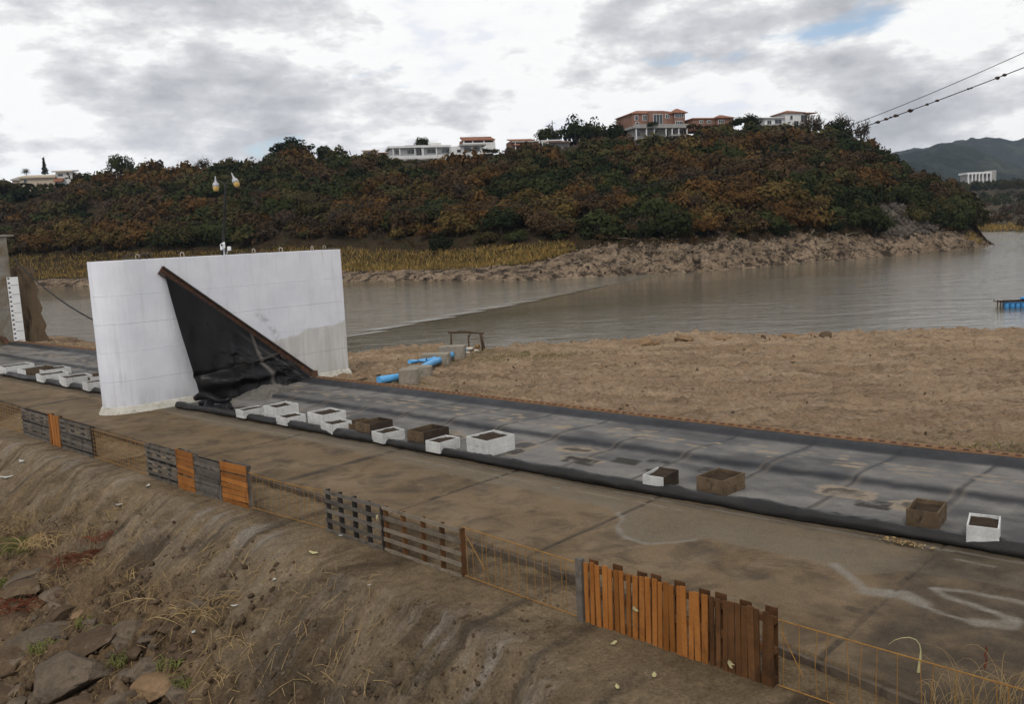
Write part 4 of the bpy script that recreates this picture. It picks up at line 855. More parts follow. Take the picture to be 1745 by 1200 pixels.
for k in range(14):
    z = gl + 0.25 + (gt - gl - 0.4) * k / 13
    MB().uvbox(TU + 0.141, TU + 0.147, ga + 0.03, ga + 0.17, z, z + 0.11).build('tick_mark', M['black'], sg)
    if k % 2 == 0: MB().uvbox(TU + 0.141, TU + 0.145, ga + 0.22, gb - 0.04, z - 0.13, z - 0.10).build('tick_mark', M['grey_wood'], sg)
for v in (20.2, 20.9, 21.6): MB().tube([W(TU - 0.1, v, tt + 0.1), W(TU - 0.1, v, tt + 1.2)], 0.06, 6).build('railing_post', M['yellow_bar'], tw)
for z in (0.6, 1.15): MB().tube([W(TU - 0.1, 15, tt + z), W(TU - 0.1, 21.7, tt + z)], 0.05, 6).build('railing_bar', M['yellow_bar'], tw)
hp = [PUV(0, 575, TU + 0.3) + EU * 0.0, PUV(8, 578, TU + 0.3), PUV(15, 588, TU + 0.3)]
MB().tube([hp[0] - EV * 1.2, hp[0], hp[1], hp[2], hp[2] - EZ * 0.5], 0.16, 8).build('rusty_pipe', M['rust'], tw, smooth=True)
# cable hanging from it to the white pier
a, b = PUV(20, 437, TU + 0.1), W(PU - PW - 0.05, 24.2, 3.0)
def hang(a, b, sag, n=28): return [a + (b - a) * s - EZ * sag * 4 * s * (1 - s) for s in np.linspace(0, 1, n)]
b = PD(166, 549, 45.5); cbl = MB().tube(hang(a, b, 0.45), 0.045, 6).build('cable', M['cable'], None, loc=a, smooth=True)
tag(cbl, 'slack black cable between the left pier and white pier', 'cable')

# ---- lamp standard on the white pier
LB = W(PU - 0.9, 19.9, TOPZ); top = PD(384, 314, LB[1]); H0 = top[2] - TOPZ
lamp = empty('street_lamp', LB, 'black lamp post with two yellowed lamp heads on top of the white pier', 'street lamp')
tp = top.copy()
MB().tube([LB, LB + EZ * 0.25, LB + EZ * 0.26, LB + (tp - LB) * 0.6, tp], [0.09, 0.08, 0.06, 0.055, 0.05], 10).build('pole', M['black'], lamp, smooth=True)
def lamp_head(px, py, tl):
    c = PD(px, py, LB[1] - 0.1); hd = None; ax = EZ * math.cos(tl) + np.array([1.0, 0, 0]) * math.sin(tl)
    arm = MB().tube([tp, tp + (c + ax * 0.25 - tp) * 0.5 + EZ * 0.05, c + ax * 0.26], 0.018, 7).build('arm', M['dark_steel'], lamp)
    rings = [(0.30, 0.05), (0.28, 0.13), (0.20, 0.17), (0.10, 0.165)]
    hd = MB().tube([c + ax * 0.46, c + ax * 0.43, c + ax * 0.32, c + ax * 0.22, c + ax * 0.16, c + ax * 0.08, c + ax * 0.01], [0.008, 0.025, 0.03, 0.05, 0.11, 0.14, 0.14], 14).build('lamp_cap', M['lamp_metal'], lamp, smooth=True)
    MB().tube([c + ax * 0.03, c - ax * 0.06, c - ax * 0.15, c - ax * 0.19], [0.132, 0.132, 0.115, 0.085], 14).build('lamp_glass', M['lamp_glass'], lamp, smooth=True)
lamp_head(368, 318, 0.02); lamp_head(402, 311, -0.35)
cm = empty('security_camera', W(PU - 0.55, 19.75, TOPZ), 'small white camera on a stand beside the lamp post foot', 'camera')
MB().tube([W(PU - 0.55, 19.75, TOPZ), W(PU - 0.55, 19.75, TOPZ + 0.30)], 0.04, 8).build('stand', M['lamp_metal'], cm)
MB().tube([W(PU - 0.55, 19.85, TOPZ), W(PU - 0.55, 19.95, TOPZ + 0.22)], 0.025, 8).build('stand', M['lamp_metal'], cm)
MB().box(W(PU - 0.5, 19.68, TOPZ + 0.40), EV * 0.10 + EZ * 0.05, EU * 0.06, EZ * 0.13).build('housing', M['white_paint'], cm, bevel=0.02)
MB().box(W(PU - 0.5, 19.98, TOPZ + 0.28), EV * 0.07, EU * 0.06, EZ * 0.09).build('housing', M['white_paint'], cm, bevel=0.02)
MB().tube([W(PU - 0.44, 19.6, TOPZ + 0.45), W(PU - 0.36, 19.56, TOPZ + 0.45)], 0.045, 10).build('lens', M['black'], cm)

# ---- overhead cables from the lamp out over the right bank
def plane_pts(pix, A2, B2):
    n2 = np.array([-(B2[1] - A2[1]), B2[0] - A2[0], 0]); o = []
    for x, y in pix:
        dd = ray(x, y); t = (n2 @ (np.array([A2[0], A2[1], 0]) - CAM)) / (n2 @ dd); o.append(CAM + dd * t)
    return o
A2 = tp[:2]; B2 = (17.0, 15.0)
def smooth_px(pix, n=70):
    x = np.linspace(pix[0][0], pix[-1][0], n); xs_ = np.array([p[0] for p in pix], float); ys_ = np.array([p[1] for p in pix], float)
    co = np.polyfit((xs_ - 900) / 900, ys_, 4); return [(a, np.polyval(co, (a - 900) / 900)) for a in x]
px1 = smooth_px([(408, 318), (640, 354), (870, 352), (1000, 337), (1240, 290), (1480, 211), (1745, 115), (1900, 55), (2000, 14)])
p1 = plane_pts(px1, A2, B2); c1o = empty('overhead_cable', p1[0], 'overhead cable dotted with dark clumps, lower of the two at upper right', 'cable', 'overhead cables')
MB().tube(p1, [0.013 if p[1] > 24 else 0.011 for p in p1], 5).build('wire', M['cable'], c1o)
for x in (1495, 1510, 1518, 1527, 1551, 1553, 1580, 1597, 1650, 1655, 1700, 1712):
    y = float(np.interp(x, [p[0] for p in px1], [p[1] for p in px1])); p = plane_pts([(x, y)], A2, B2)[0]
    Vv, Fc = rock_verts(x, 2, 6, 0.2); s = random.uniform(0.025, 0.048)
    mb = MB(); mb.add(Vv * s * np.array([1.4, 1, 0.9]) + p, Fc.tolist()); mb.build('clump', M['dark_board'], c1o)
px2 = smooth_px([(408, 316), (640, 349), (870, 345), (1000, 329), (1240, 285), (1465, 210), (1745, 86), (1900, 20), (2000, -25)])
p2 = plane_pts(px2, A2, (17.5, 15.5)); c2o = MB().tube(p2, [0.010 if p[1] > 24 else 0.008 for p in p2], 5).build('overhead_cable', M['cable'], None, loc=p2[0])
tag(c2o, 'thin bare overhead cable, upper of the two at upper right', 'cable', 'overhead cables')
pl = plane_pts([(2000, 0)], A2, B2)[0]

# ---- water supply pipes on concrete saddles
c6 = lambda x, y: (600 + x * 0.149, 540 + y * 0.149)
def saddle(xl, xr, ytop, ybase, rounded, label, depth=0.42):
    b0 = mudhit(*c6((xl + xr) / 2 + 60, ybase)); s = np.linalg.norm(b0 - CAM) / FPX
    L = (xr - xl) * 0.149 * s; h = (ybase - ytop) * 0.149 * s * 0.96
    d = np.array([1.0, -0.12, 0]) ; d /= np.linalg.norm(d); nn = np.array([-d[1], d[0], 0])
    c = PZ(*c6((xl + xr) / 2, ybase - 6), b0[2]); poly = []
    if rounded:
        for k in range(13):
            a = -math.pi / 2 + math.pi * k / 12; poly.append(c + d * (L / 2 - depth + depth * math.cos(a)) + nn * (depth * math.sin(a)))
        poly += [c - d * L / 2 + nn * depth, c - d * L / 2 - nn * depth]
    else: poly = [c + d * L / 2 - nn * depth, c + d * L / 2 + nn * depth, c - d * L / 2 + nn * depth, c - d * L / 2 - nn * depth]
    mb = MB(); mb.prism([p[:2] for p in poly], b0[2] - 0.3, b0[2] + h)
    o = mb.build('pipe_saddle', M['concrete'], None, loc=(c[0], c[1], b0[2]), bevel=0.03); tag(o, label, 'concrete block', 'concrete saddles under the blue pipes'); return o
saddle(560, 770, 590, 770, True, 'rounded concrete pipe saddle nearest the rubber dam')
saddle(640, 925, 562, 712, True, 'rounded concrete pipe saddle second from the rubber dam')
saddle(805, 1122, 415, 562, False, 'square concrete pipe saddle with blue pipes on both sides')
saddle(1015, 1297, 328, 488, False, 'square concrete pipe saddle under the stick frame by the water')
def pipe_line(pix, r, label, z=0.12):
    pts = []
    for p in pix:
        q = PZ(*c6(*p), -0.1)
        for _ in range(4): q = PZ(*c6(*p), zmud(q[0], q[1]) + 0.34)
        pts.append(q)
    o = MB().tube(pts, r, 16).build('water_pipe', M['blue_pipe'], None, loc=pts[0], smooth=True)
    o.data.polygons[-1].use_smooth = False; o.data.polygons[-2].use_smooth = False
    return tag(o, label, 'pipe', 'blue water pipes')
pipe_line([(305, 722), (580, 683), (700, 640), (905, 528), (1010, 487), (1115, 442), (1205, 408), (1290, 370)], 0.165, 'thick blue pipe running from the trench through the concrete saddles', 0.05)
pipe_line([(655, 515), (735, 512), (775, 502), (850, 497), (860, 500), (925, 486), (1035, 420), (1110, 398), (1180, 372)], 0.105, 'thinner blue pipe behind the thick one', 0.05)
tr0, tr1, tr2 = PZ(*c6(10, 778), 0.0), PZ(*c6(305, 700), 0.0), PZ(*c6(330, 800), -0.2)
chn = MB().box((tr0 + tr1) / 2 + np.array([0, 0, -0.12]), (tr1 - tr0) / 2, EV * 0.14, EZ * 0.30).build('trench_wall', M['buttress'], None, loc=tr0)
tag(chn, 'dark low trench wall where the blue pipe ends', 'trench wall')
# frame of sticks
f0 = PZ(*c6(1130, 330), -0.05)
fr = empty('stick_frame', f0, 'crooked frame of dry sticks standing by the water', 'stick frame')
sD = f0[1]
def st(a, b, r, n='stick'):
    A, B = PD(*c6(*a), sD), PD(*c6(*b), sD); m_ = (A + B) / 2 + np.array([0.02, 0, 0.02])
    MB().tube([A, m_, B], [r * 1.5, r * 1.35, r * 1.2], 7).build(n, M['stick'], fr, smooth=True)
st((1132, 440), (1130, 170), 0.045, 'post'); st((1465, 185), (1500, 430), 0.05, 'post'); st((1100, 178), (1510, 190), 0.04, 'beam'); st((1330, 210), (1332, 430), 0.035, 'post'); st((1475, 190), (1530, 440), 0.03, 'brace'); st((1335, 230), (1375, 165), 0.025, 'brace'); st((1210, 165), (1380, 176), 0.025)
for k, (x, y, w_, h_) in enumerate([(1345, 365, 90, 40), (1330, 410, 110, 44), (1350, 452, 110, 36), (1420, 400, 80, 60), (1310, 440, 60, 40)]):
    c = PD(*c6(x, y), sD - 0.3); s = sD / FPX * 0.149; Vv, Fc = rock_verts(300 + k, 3, 3, 0.05, 0.85, 0.97)
    mb = MB(); mb.add(Vv * np.array([w_ * s / 2, 0.3, h_ * s / 2]) + c, Fc.tolist()); o = mb.build('sandbag', M['bag'], None, loc=c - EZ * h_ * s / 2, smooth=True)
    tag(o, ['top pale bag in the heap under the stick frame', 'pale bag in the middle of the heap under the stick frame', 'lowest pale bag under the stick frame', 'upright pale bag at the right of the bag heap', 'pale bag at the left foot of the bag heap'][k], 'bag', 'bags under the stick frame')
c = PD(*c6(1440, 340), sD - 0.2); Vv, Fc = rock_verts(41, 3, 8, 0.04); s = sD / FPX * 0.149
mb = MB(); mb.add(Vv * np.array([38, 38, 34]) * s + c, Fc.tolist()); tag(mb.build('rock', M['rock_tan'], None, loc=c), 'round pale boulder on top of the bags by the stick frame', 'rock')

# ---- raft of blue drums
rp = PZ(1700, 526, WATER_Z); raft = empty('drum_raft', rp, 'raft of blue plastic drums floating on the lake at right', 'raft')
rs = np.linalg.norm(rp - CAM) / FPX; rx = np.array([1.0, -0.12, 0]); rx /= np.linalg.norm(rx); ry = np.array([-rx[1], rx[0], 0])
for k in range(9):
    c = rp + rx * (0.72 + 0.42 * k); tl = ry * 0.0
    for row in range(2):
        q = c + ry * (0.1 + 0.9 * row) ; MB().tube([q - EZ * 0.14, q - EZ * 0.10, q + EZ * 0.15, q + EZ * 0.42, q + EZ * 0.48], [0.15, 0.19, 0.205, 0.19, 0.14], 14).build('drum', M['blue_drum'], raft, smooth=True)
for y_ in (-0.13, 0.55, 1.15): MB().bar(rp + rx * 0.1 + ry * y_ + EZ * 0.53, rp + rx * 4.6 + ry * y_ + EZ * 0.53, 0.10, 0.07).build('rail', M['dark_board'], raft)
for q in (0.03, 0.28, 0.45):
    MB().bar(rp + rx * q + ry * 0.1 - EZ * 0.2, rp + rx * q + ry * 0.1 + EZ * 0.6, 0.06, 0.06, up=ry).build('post', M['stick'], raft)
    MB().bar(rp + rx * (q + 0.1) + ry * 0.6 - EZ * 0.2, rp + rx * (q + 0.1) + ry * 0.6 + EZ * 0.66, 0.07, 0.07, up=ry).build('post', M['bag'], raft)
MB().bar(rp + rx * -0.02 + EZ * 0.62, rp + rx * 0.55 + EZ * 0.60, 0.08, 0.06).build('rail', M['dark_board'], raft)
cn = rp + rx * 3.6 + ry * 0.6 + EZ * 0.72; Vv, Fc = ico(3); sq = Vv.copy(); sq[:, 2] = np.clip(sq[:, 2], -0.6, 0.6)
mb = MB(); mb.add(sq * np.array([1.7, 0.5, 0.22]) @ np.array([rx, ry, EZ]) + cn, Fc.tolist())
ky = mb.build('blue_float', M['blue_drum'], None, loc=cn - EZ * 0.13, smooth=True); tag(ky, 'flat blue float lying on the drum raft', 'float')
# floating line across the lake
ln = [PZ(592 + (1036 - 592) * s, 571.5 - 85.5 * s + 5 * math.sin(s * 3.1), WATER_Z + 0.0) for s in np.linspace(0, 1, 60)]
fl = MB().tube(ln, [0.045] * 60, 6).build('floating_line', M['dark_board'], None, loc=ln[0]); tag(fl, 'thin dark floating line stretched across the lake behind the pier', 'floating line')

# ================================================================== HILLSIDE: houses first, then trees round them
M['brick'] = surf('red_brick', (0.190, 0.105, 0.078), (0.245, 0.142, 0.108), 0.5, 0.9, 0.02, 3, fine=0.3)
M['tile'] = surf('terracotta_tile', (0.205, 0.090, 0.055), (0.270, 0.128, 0.082), 0.6, 0.85, 0.04, 2.5, fine=0.4)
M['hwhite'] = surf('white_house_wall', (0.58, 0.58, 0.58), (0.68, 0.68, 0.67), 0.3, 0.85, 0.01, 2, (0.42, 0.40, 0.37), 0.6, (0.6, 0.75), fine=0.15)
M['cream'] = surf('cream_house_wall', (0.42, 0.35, 0.27), (0.50, 0.43, 0.34), 0.3, 0.85, 0.01, 2, fine=0.15)
M['hgrey'] = surf('grey_house_slab', (0.26, 0.25, 0.24), (0.36, 0.35, 0.33), 0.4, 0.9, 0.01, 2, fine=0.2)
M['pane'] = surf('dark_window_glass', (0.022, 0.026, 0.032), (0.040, 0.046, 0.055), 0.5, 0.12, 0.001, 3, spec=0.6, fine=0)
M['bluepane'] = surf('blue_window_glass', (0.075, 0.105, 0.120), (0.11, 0.14, 0.16), 0.5, 0.2, 0.001, 3, spec=0.6, fine=0)
M['frame'] = surf('white_window_frame', (0.62, 0.62, 0.62), (0.72, 0.72, 0.72), 0.5, 0.6, 0.001, 3, fine=0.05)
RECTS = []
class House:
    """local frame at a photo anchor: dx, dy in photo pixels, depth in metres away from the camera"""
    def __init__(s, x, y, Y, yaw, label, cat='house', name='house', guard=None):
        s.x, s.y, s.Y = x, y, Y; s.o = PD(x, y, Y); s.s = float((s.o - CAM) @ F) / FPX
        s.ax = np.array([math.cos(yaw), math.sin(yaw), 0]); s.ay = np.array([-math.sin(yaw), math.cos(yaw), 0]); s.k = 1 / math.cos(yaw)
        s.root = empty(name, s.o, label, cat, 'houses on the hill' if cat == 'house' else None)
        if guard: RECTS.append((*guard, Y))
    def p(s, px, py, d=0): return s.o + s.ax * (px - s.x) * s.s * s.k + EZ * (s.y - py) * s.s + s.ay * d
    def box(s, name, x0, x1, y0, y1, d0, d1, m_, parent=None):
        a, b = s.p(x0, y1, d0), s.p(x1, y0, d1); w_ = (x1 - x0) * s.s * s.k
        c = (s.p(x0, (y0 + y1) / 2, d0) + s.p(x1, (y0 + y1) / 2, d1)) / 2
        return MB().box(c, s.ax * w_ / 2, s.ay * (d1 - d0) / 2, EZ * abs(y1 - y0) * s.s / 2).build(name, M[m_], parent or s.root)
    def window(s, x0, x1, y0, y1, d, fr=0.18, mull=1, m_='pane', arch=False):
        t = fr / s.s * 0.6
        f = s.box('window', x0, x1, y0, y1, d - 0.16, d - 0.003, 'frame')
        n = mull + 1; w_ = (x1 - x0 - t * (n + 1)) / n
        for k in range(n):
            xa = x0 + t + k * (w_ + t); s.box('pane', xa, xa + w_, y0 + t, y1 - t, d - 0.20, d - 0.165, m_, f)
        return f
    def hip(s, x0, x1, ye, yt, d0, d1, inset, m_='tile', name='roof', over=0.4):
        ov = over / s.s
        e = [s.p(x0 - ov, ye, d0 - over), s.p(x1 + ov, ye, d0 - over), s.p(x1 + ov, ye, d1 + over), s.p(x0 - ov, ye, d1 + over)]
        dm = (d0 + d1) / 2; r = [s.p(x0 + inset, yt, dm), s.p(x1 - inset, yt, dm)]
        mb = MB(); lo = [q - EZ * 0.18 for q in e]
        mb.add(e + r + lo, [(0, 1, 5, 4), (1, 2, 5), (2, 3, 4, 5), (3, 0, 4), (6, 7, 1, 0), (7, 8, 2, 1), (8, 9, 3, 2), (9, 6, 0, 3), (9, 8, 7, 6)])
        return mb.build(name, M[m_], s.root)
    def shed(s, x0, x1, yf, yb, d0, d1, th, m_='tile', name='roof'):
        a = [s.p(x0, yf, d0), s.p(x1, yf, d0), s.p(x1, yb, d1), s.p(x0, yb, d1)]
        mb = MB(); mb.add(a + [q - EZ * th for q in a], [(0, 1, 2, 3), (7, 6, 5, 4), (0, 4, 5, 1), (1, 5, 6, 2), (2, 6, 7, 3), (3, 7, 4, 0)]); return mb.build(name, M[m_], s.root)
h = House(1126, 240, 300, 0.30, 'red brick mansion with hipped tile roof above a white lower storey', guard=(1078, 182, 1178, 231))
h.box('wall', 1081, 1174, 193, 216, 2.0, 15, 'brick'); h.box('bay', 1108, 1142, 190, 216, 0.8, 1.99, 'brick'); h.hip(1081, 1174, 192.5, 183.5, 2.0, 15, 22)
h.hip(1154, 1176, 192, 184, 0.9, 6, 9); h.box('bay', 1154, 1174, 193.5, 216, 1.2, 1.99, 'brick')
for x0, x1, y0, y1, d, mu in [(1099, 1107, 195, 205, 2.0, 1), (1115, 1132, 195, 213, 0.8, 2), (1137, 1141.5, 195, 202, 0.8, 0), (1143.5, 1147, 195, 202, 2.0, 0), (1155, 1171, 192.5 + 1.5, 201, 1.2, 3), (1156, 1170, 206, 213, 1.2, 3), (1085, 1091, 196, 204, 2.0, 0), (1086, 1092, 207, 214, 2.0, 0)]: h.window(x0, x1, y0, y1, d, mull=mu)
h.box('terrace', 1074, 1173, 215.5, 219.5, -2.0, 15.2, 'hgrey'); h.box('lower_wall', 1079, 1170, 219.6, 246, 0.3, 14, 'hgrey')
for x0, x1, y0, y1 in [(1084, 1090, 223, 231), (1100, 1107, 222, 230), (1113, 1116, 223, 228), (1121, 1128, 222, 229), (1134, 1140, 222, 240), (1144, 1152, 222, 229), (1145, 1160, 233, 243), (1156, 1168, 222, 230), (1095, 1105, 234, 243)]: h.window(x0, x1, y0, y1, 0.3, mull=0, fr=0.1)
for x in (1078, 1096, 1110, 1131, 1142, 1154, 1169): h.box('column', x, x + 1.8, 219.5, 246, -1.7, -1.3, 'hwhite')
h.box('balcony', 1140, 1172, 230.5, 233, -2.2, 0.29, 'hgrey'); h.box('parapet', 1074, 1173, 213, 215.4, -2.0, -1.85, 'hgrey')
h = House(1214, 212, 303, 0.28, 'long low brick wing with tile roof right of the mansion', guard=(1180, 195, 1250, 208))
h.box('wall', 1178, 1248, 202, 222, 0, 9, 'brick'); h.hip(1178, 1250, 202, 197.5, 0, 9, 12); h.hip(1219, 1249, 201.5, 195, -1.5, 5, 13); h.box('wall', 1219, 1249, 202, 222, -1.2, -0.003, 'brick'); h.window(1217.5 + 4, 1232, 205, 211, -1.2, mull=2); h.window(1190, 1197, 205, 210, 0); h.window(1204, 1211, 205, 210, 0)
h = House(1345, 215, 296, 0.26, 'white house with a small red pyramid roof near the hill end', guard=(1302, 187, 1392, 210))
h.box('wall', 1338, 1384, 192, 222, 0, 9, 'hwhite'); h.hip(1336, 1372, 192, 186, -0.2, 8, 17); h.shed(1372, 1394, 193, 191.5, -1.2, 8, 0.3); h.box('wall', 1302, 1337.5, 199, 222, 0.8, 9, 'hwhite'); h.shed(1300, 1337, 200, 194, 0.2, 9, 0.3, 'hgrey')
for x0, x1, y0, y1, d in [(1346, 1351, 197, 204, 0), (1366, 1378, 196, 208, 0), (1306, 1314, 204, 211, 0.8), (1320, 1333, 203, 210, 0.8), (1353, 1362, 206, 216, 0)]: h.window(x0, x1, y0, y1, d, mull=1 if x1 - x0 > 7 else 0, fr=0.12)
h.box('balcony', 1302, 1340, 212, 214, -1.2, 0.79, 'hgrey')
h = House(718, 272, 292, 0.22, 'long white flat roofed house with five dark window bays', guard=(664, 243, 770, 268))
h.box('wall', 668, 767, 252, 280, 1.2, 11, 'hwhite'); h.box('roof_slab', 664, 769, 248.5, 251.9, -0.8, 11.2, 'hwhite'); h.box('roof_block', 736, 754, 243, 248.4, 2, 7, 'hwhite'); h.box('roof_edge', 692, 728, 246.8, 248.4, 1, 8, 'hgrey')
for x0, x1, m_ in [(676, 682, 'pane'), (696, 708, 'pane'), (711, 720, 'pane'), (729, 743, 'pane'), (746, 753, 'hwhite'), (754, 766, 'bluepane')]: h.window(x0, x1, 254 if x1 != 720 else 253, 261 if x1 != 720 else 266, 1.2, mull=1, m_=m_, fr=0.1)
for x in (671, 682, 707, 719, 721, 743, 766): h.box('column', x, x + 1.6, 251.9, 274, -0.5, -0.1, 'hwhite')
h.box('parapet', 668, 767, 265, 270, -0.62, -0.5, 'hwhite'); h.box('base', 664, 769, 270.2, 284, -0.6, 1.19, 'hgrey')
h = House(795, 264, 290, 0.2, 'white annex with two wide dark openings right of the long white house', guard=(770, 246, 822, 262))
h.box('wall', 770, 822, 249, 275, 0, 9, 'hwhite'); h.box('roof_slab', 784, 828, 246.5, 248.9, -1.2, 9, 'hgrey')
for x0, x1, y0, y1 in [(779, 786, 254, 259), (791, 803, 250.5, 259), (806, 818, 250.5, 258)]: h.window(x0, x1, y0, y1, 0, mull=0, fr=0.08)
h = House(816, 250, 302, 0.2, 'open upper house with a red tile roof and white parapet', guard=(788, 228, 846, 248))
h.box('wall', 791, 843, 236, 262, 2.2, 10, 'brick'); h.shed(790, 844, 238, 230.5, -0.6, 7, 0.35); h.box('ridge', 790, 844, 229.6, 231, 6.5, 7.2, 'tile'); h.box('parapet', 789, 844, 243, 262, -0.3, 0, 'hwhite')
for x in (790, 805, 824, 841): h.box('column', x, x + 2, 238, 243, -0.3, 0, 'hwhite')
for x0, x1 in [(792, 803), (826, 840)]: h.window(x0, x1, 239, 244, 2.2, mull=0, fr=0.05)
h = House(898, 252, 300, 0.2, 'low sprawling house with brown tile roofs left of the utility pole', guard=(868, 232, 925, 248))
h.box('wall', 872, 920, 239, 262, 1, 9, 'brick'); h.shed(870, 912, 238.5, 233.5, 0, 6, 0.3); h.shed(872, 922, 241, 238.8, -1.0, 1.5, 0.3, 'hgrey'); h.shed(874, 920, 247, 244.5, -2.2, -0.4, 0.3)
for x in (876, 890, 905, 917): h.box('column', x, x + 1.5, 244, 262, -1.8, -1.5, 'hwhite')
for x0, x1 in [(880, 888), (893, 903), (908, 915)]: h.window(x0, x1, 241.5, 245, 1, mull=0, fr=0.05)
h = House(950, 252, 300, 0.2, 'dark low house with a pale roof edge by the big trees', guard=(926, 235, 974, 248))
h.box('wall', 930, 972, 240, 262, 0.5, 8, 'hgrey'); h.shed(931, 958, 238, 236, -0.3, 6, 0.4, 'hwhite'); h.shed(929, 973, 241.5, 239.5, -1, 5, 0.3, 'brick'); h.shed(922, 934, 252, 238, -2.4, 0, 0.1, 'hgrey')
for x0, x1 in [(938, 945), (948, 956), (960, 968)]: h.window(x0, x1, 243, 249, 0.5, mull=0, fr=0.06)
h = House(70, 312, 318, 0.2, 'cream house with slanting roofs at the far left of the ridge', guard=(24, 286, 120, 310))
h.box('wall', 38, 92, 300, 330, 0, 10, 'cream'); h.shed(36, 94, 301, 295, -0.8, 8, 0.5, 'cream'); h.box('wall', 92.5, 118, 293, 330, 1, 10, 'hwhite'); h.shed(88, 120, 292, 288, 0, 9, 0.5, 'cream'); h.box('wall', 24, 37.5, 304, 330, 1.5, 9, 'cream'); h.shed(22, 40, 304, 298, 1, 8, 0.4, 'hgrey'); h.shed(92, 106, 310, 304, -2.5, 0.8, 0.3)
h.window(44, 49, 305, 310, 0, mull=0, fr=0.08); h.window(96, 104, 297, 301, 1, mull=0, fr=0.08)
h = House(625, 262, 305, 0.2, 'small cream house half hidden left of the long white house', guard=(604, 250, 660, 262))
h.box('wall', 620, 644, 256, 280, 0, 8, 'cream'); h.shed(618, 646, 256, 252, -0.6, 8, 0.35, 'cream'); h.box('wall', 645, 664, 260, 280, 1, 8, 'cream'); h.shed(644, 666, 260, 257, 0.4, 8, 0.3); h.window(627, 633, 258.5, 262, 0, mull=0, fr=0.07)
upx = PD(943, 262, 306); upt = PD(942, 205, 306)
up = empty('utility_pole', upx, 'bare utility pole rising above the low houses', 'pole'); MB().tube([upx, np.array([upx[0], upx[1], upt[2]])], [0.2, 0.13], 8).build('shaft', M['grey_wood'], up); q = np.array([upx[0], upx[1], upt[2] - 1.0]); MB().bar(q - np.array([1.0, 0, 0]), q + np.array([1.0, 0, 0]), 0.12, 0.12).build('crossarm', M['grey_wood'], up)
h = House(1672, 306, 880, 0.0, 'distant long white building below the mountains', cat='building', name='white_building', guard=(1646, 290, 1699, 305))
h.box('wall', 1650, 1688, 296.5, 313, 2, 16, 'hgrey'); h.box('tower', 1688.3, 1697.5, 291, 313, 0, 12, 'hgrey'); h.box('roof_slab', 1647, 1689, 293, 296.3, -1, 16, 'hwhite')
for x in (1648.5, 1655, 1661, 1667, 1673, 1680, 1686.5): h.box('column', x, x + 2.2, 296.3, 313, -1, 0.5, 'hwhite')
for x in (1651.5, 1658, 1664, 1670, 1676, 1683): h.window(x, x + 3, 298, 304, 2, mull=0, fr=0.1)

# ---- trees
def crown_quads(seed, n, rx=1.0, rz=0.8, leaf=0.12, clumps=16, spread=0.34, sparse=False):
    r = np.random.default_rng(seed); C_ = []
    while len(C_) < clumps:
        p = r.normal(size=3); p /= np.linalg.norm(p); p *= r.uniform(0.35, 0.85) ; p[2] = abs(p[2]) * 0.95 - 0.18; C_.append(p)
    C_ = np.array(C_); w_ = r.uniform(0.6, 1.3, clumps); idx = r.integers(0, clumps, n)
    dirs = r.normal(size=(n, 3)); dirs /= np.linalg.norm(dirs, axis=1)[:, None]
    rad = spread * w_[idx] * r.uniform(0.45, 1.0, n) ** 0.5
    P = C_[idx] + dirs * rad[:, None]; P[:, 0:2] *= rx; P[:, 2] = (P[:, 2]) * rz
    outw = P / (np.linalg.norm(P, axis=1)[:, None] + 1e-6); nrm = 0.75 * dirs + 0.65 * outw + 0.48 * r.normal(size=(n, 3)) + np.array([0, 0, 0.30]); nrm /= np.linalg.norm(nrm, axis=1)[:, None]
    a = np.cross(nrm, r.normal(size=(n, 3))); a /= np.linalg.norm(a, axis=1)[:, None]; b = np.cross(nrm, a)
    s = leaf * r.uniform(0.6, 1.35, n)[:, None]
    Q = np.stack([P - a * s * 0.6, P + b * s * 0.5 - a * s * 0.1, P + a * s * 0.7, P - b * s * 0.5], 1)
    return Q.reshape(-1, 3)
def trunk_mb(seed, h=1.0, limbs=6, spread=0.6, twigs=0):
    r = random.Random(seed); mb = MB(); top = np.array([r.uniform(-0.1, 0.1), r.uniform(-0.1, 0.1), h * 0.95])
    mb.tube([(0, 0, -0.25), (0.02, 0, h * 0.35), tuple(top * 0.7), tuple(top)], [0.075, 0.06, 0.04, 0.015], 6)
    for k in range(limbs):
        a = 2 * math.pi * k / limbs + r.uniform(-0.4, 0.4); z = h * r.uniform(0.3, 0.7); L = spread * r.uniform(0.7, 1.1)
        e = np.array([math.cos(a) * L, math.sin(a) * L, z + L * r.uniform(0.4, 0.9)]); s0 = np.array([0, 0, z])
        m_ = (s0 + e) / 2 + np.array([0, 0, 0.08]); mb.tube([s0, m_, e], [0.035, 0.022, 0.008], 5)
        for t in range(twigs):
            q = s0 + (e - s0) * r.uniform(0.4, 1.0); tt_ = q + np.array([r.uniform(-1, 1), r.uniform(-1, 1), r.uniform(0.1, 1.0)]) * 0.30; mb.tube([q, (q + tt_) / 2 + np.array([0.02, 0.01, 0.02]), tt_], [0.012, 0.008, 0.004], 4)
    return mb
PAL = {'green': (0.030, 0.036, 0.013), 'dark': (0.018, 0.024, 0.010), 'olive': (0.053, 0.046, 0.018), 'brown': (0.057, 0.037, 0.019), 'rust': (0.086, 0.047, 0.017), 'gold': (0.090, 0.062, 0.021), 'bare': (0.052, 0.038, 0.026)}
PROTO = []
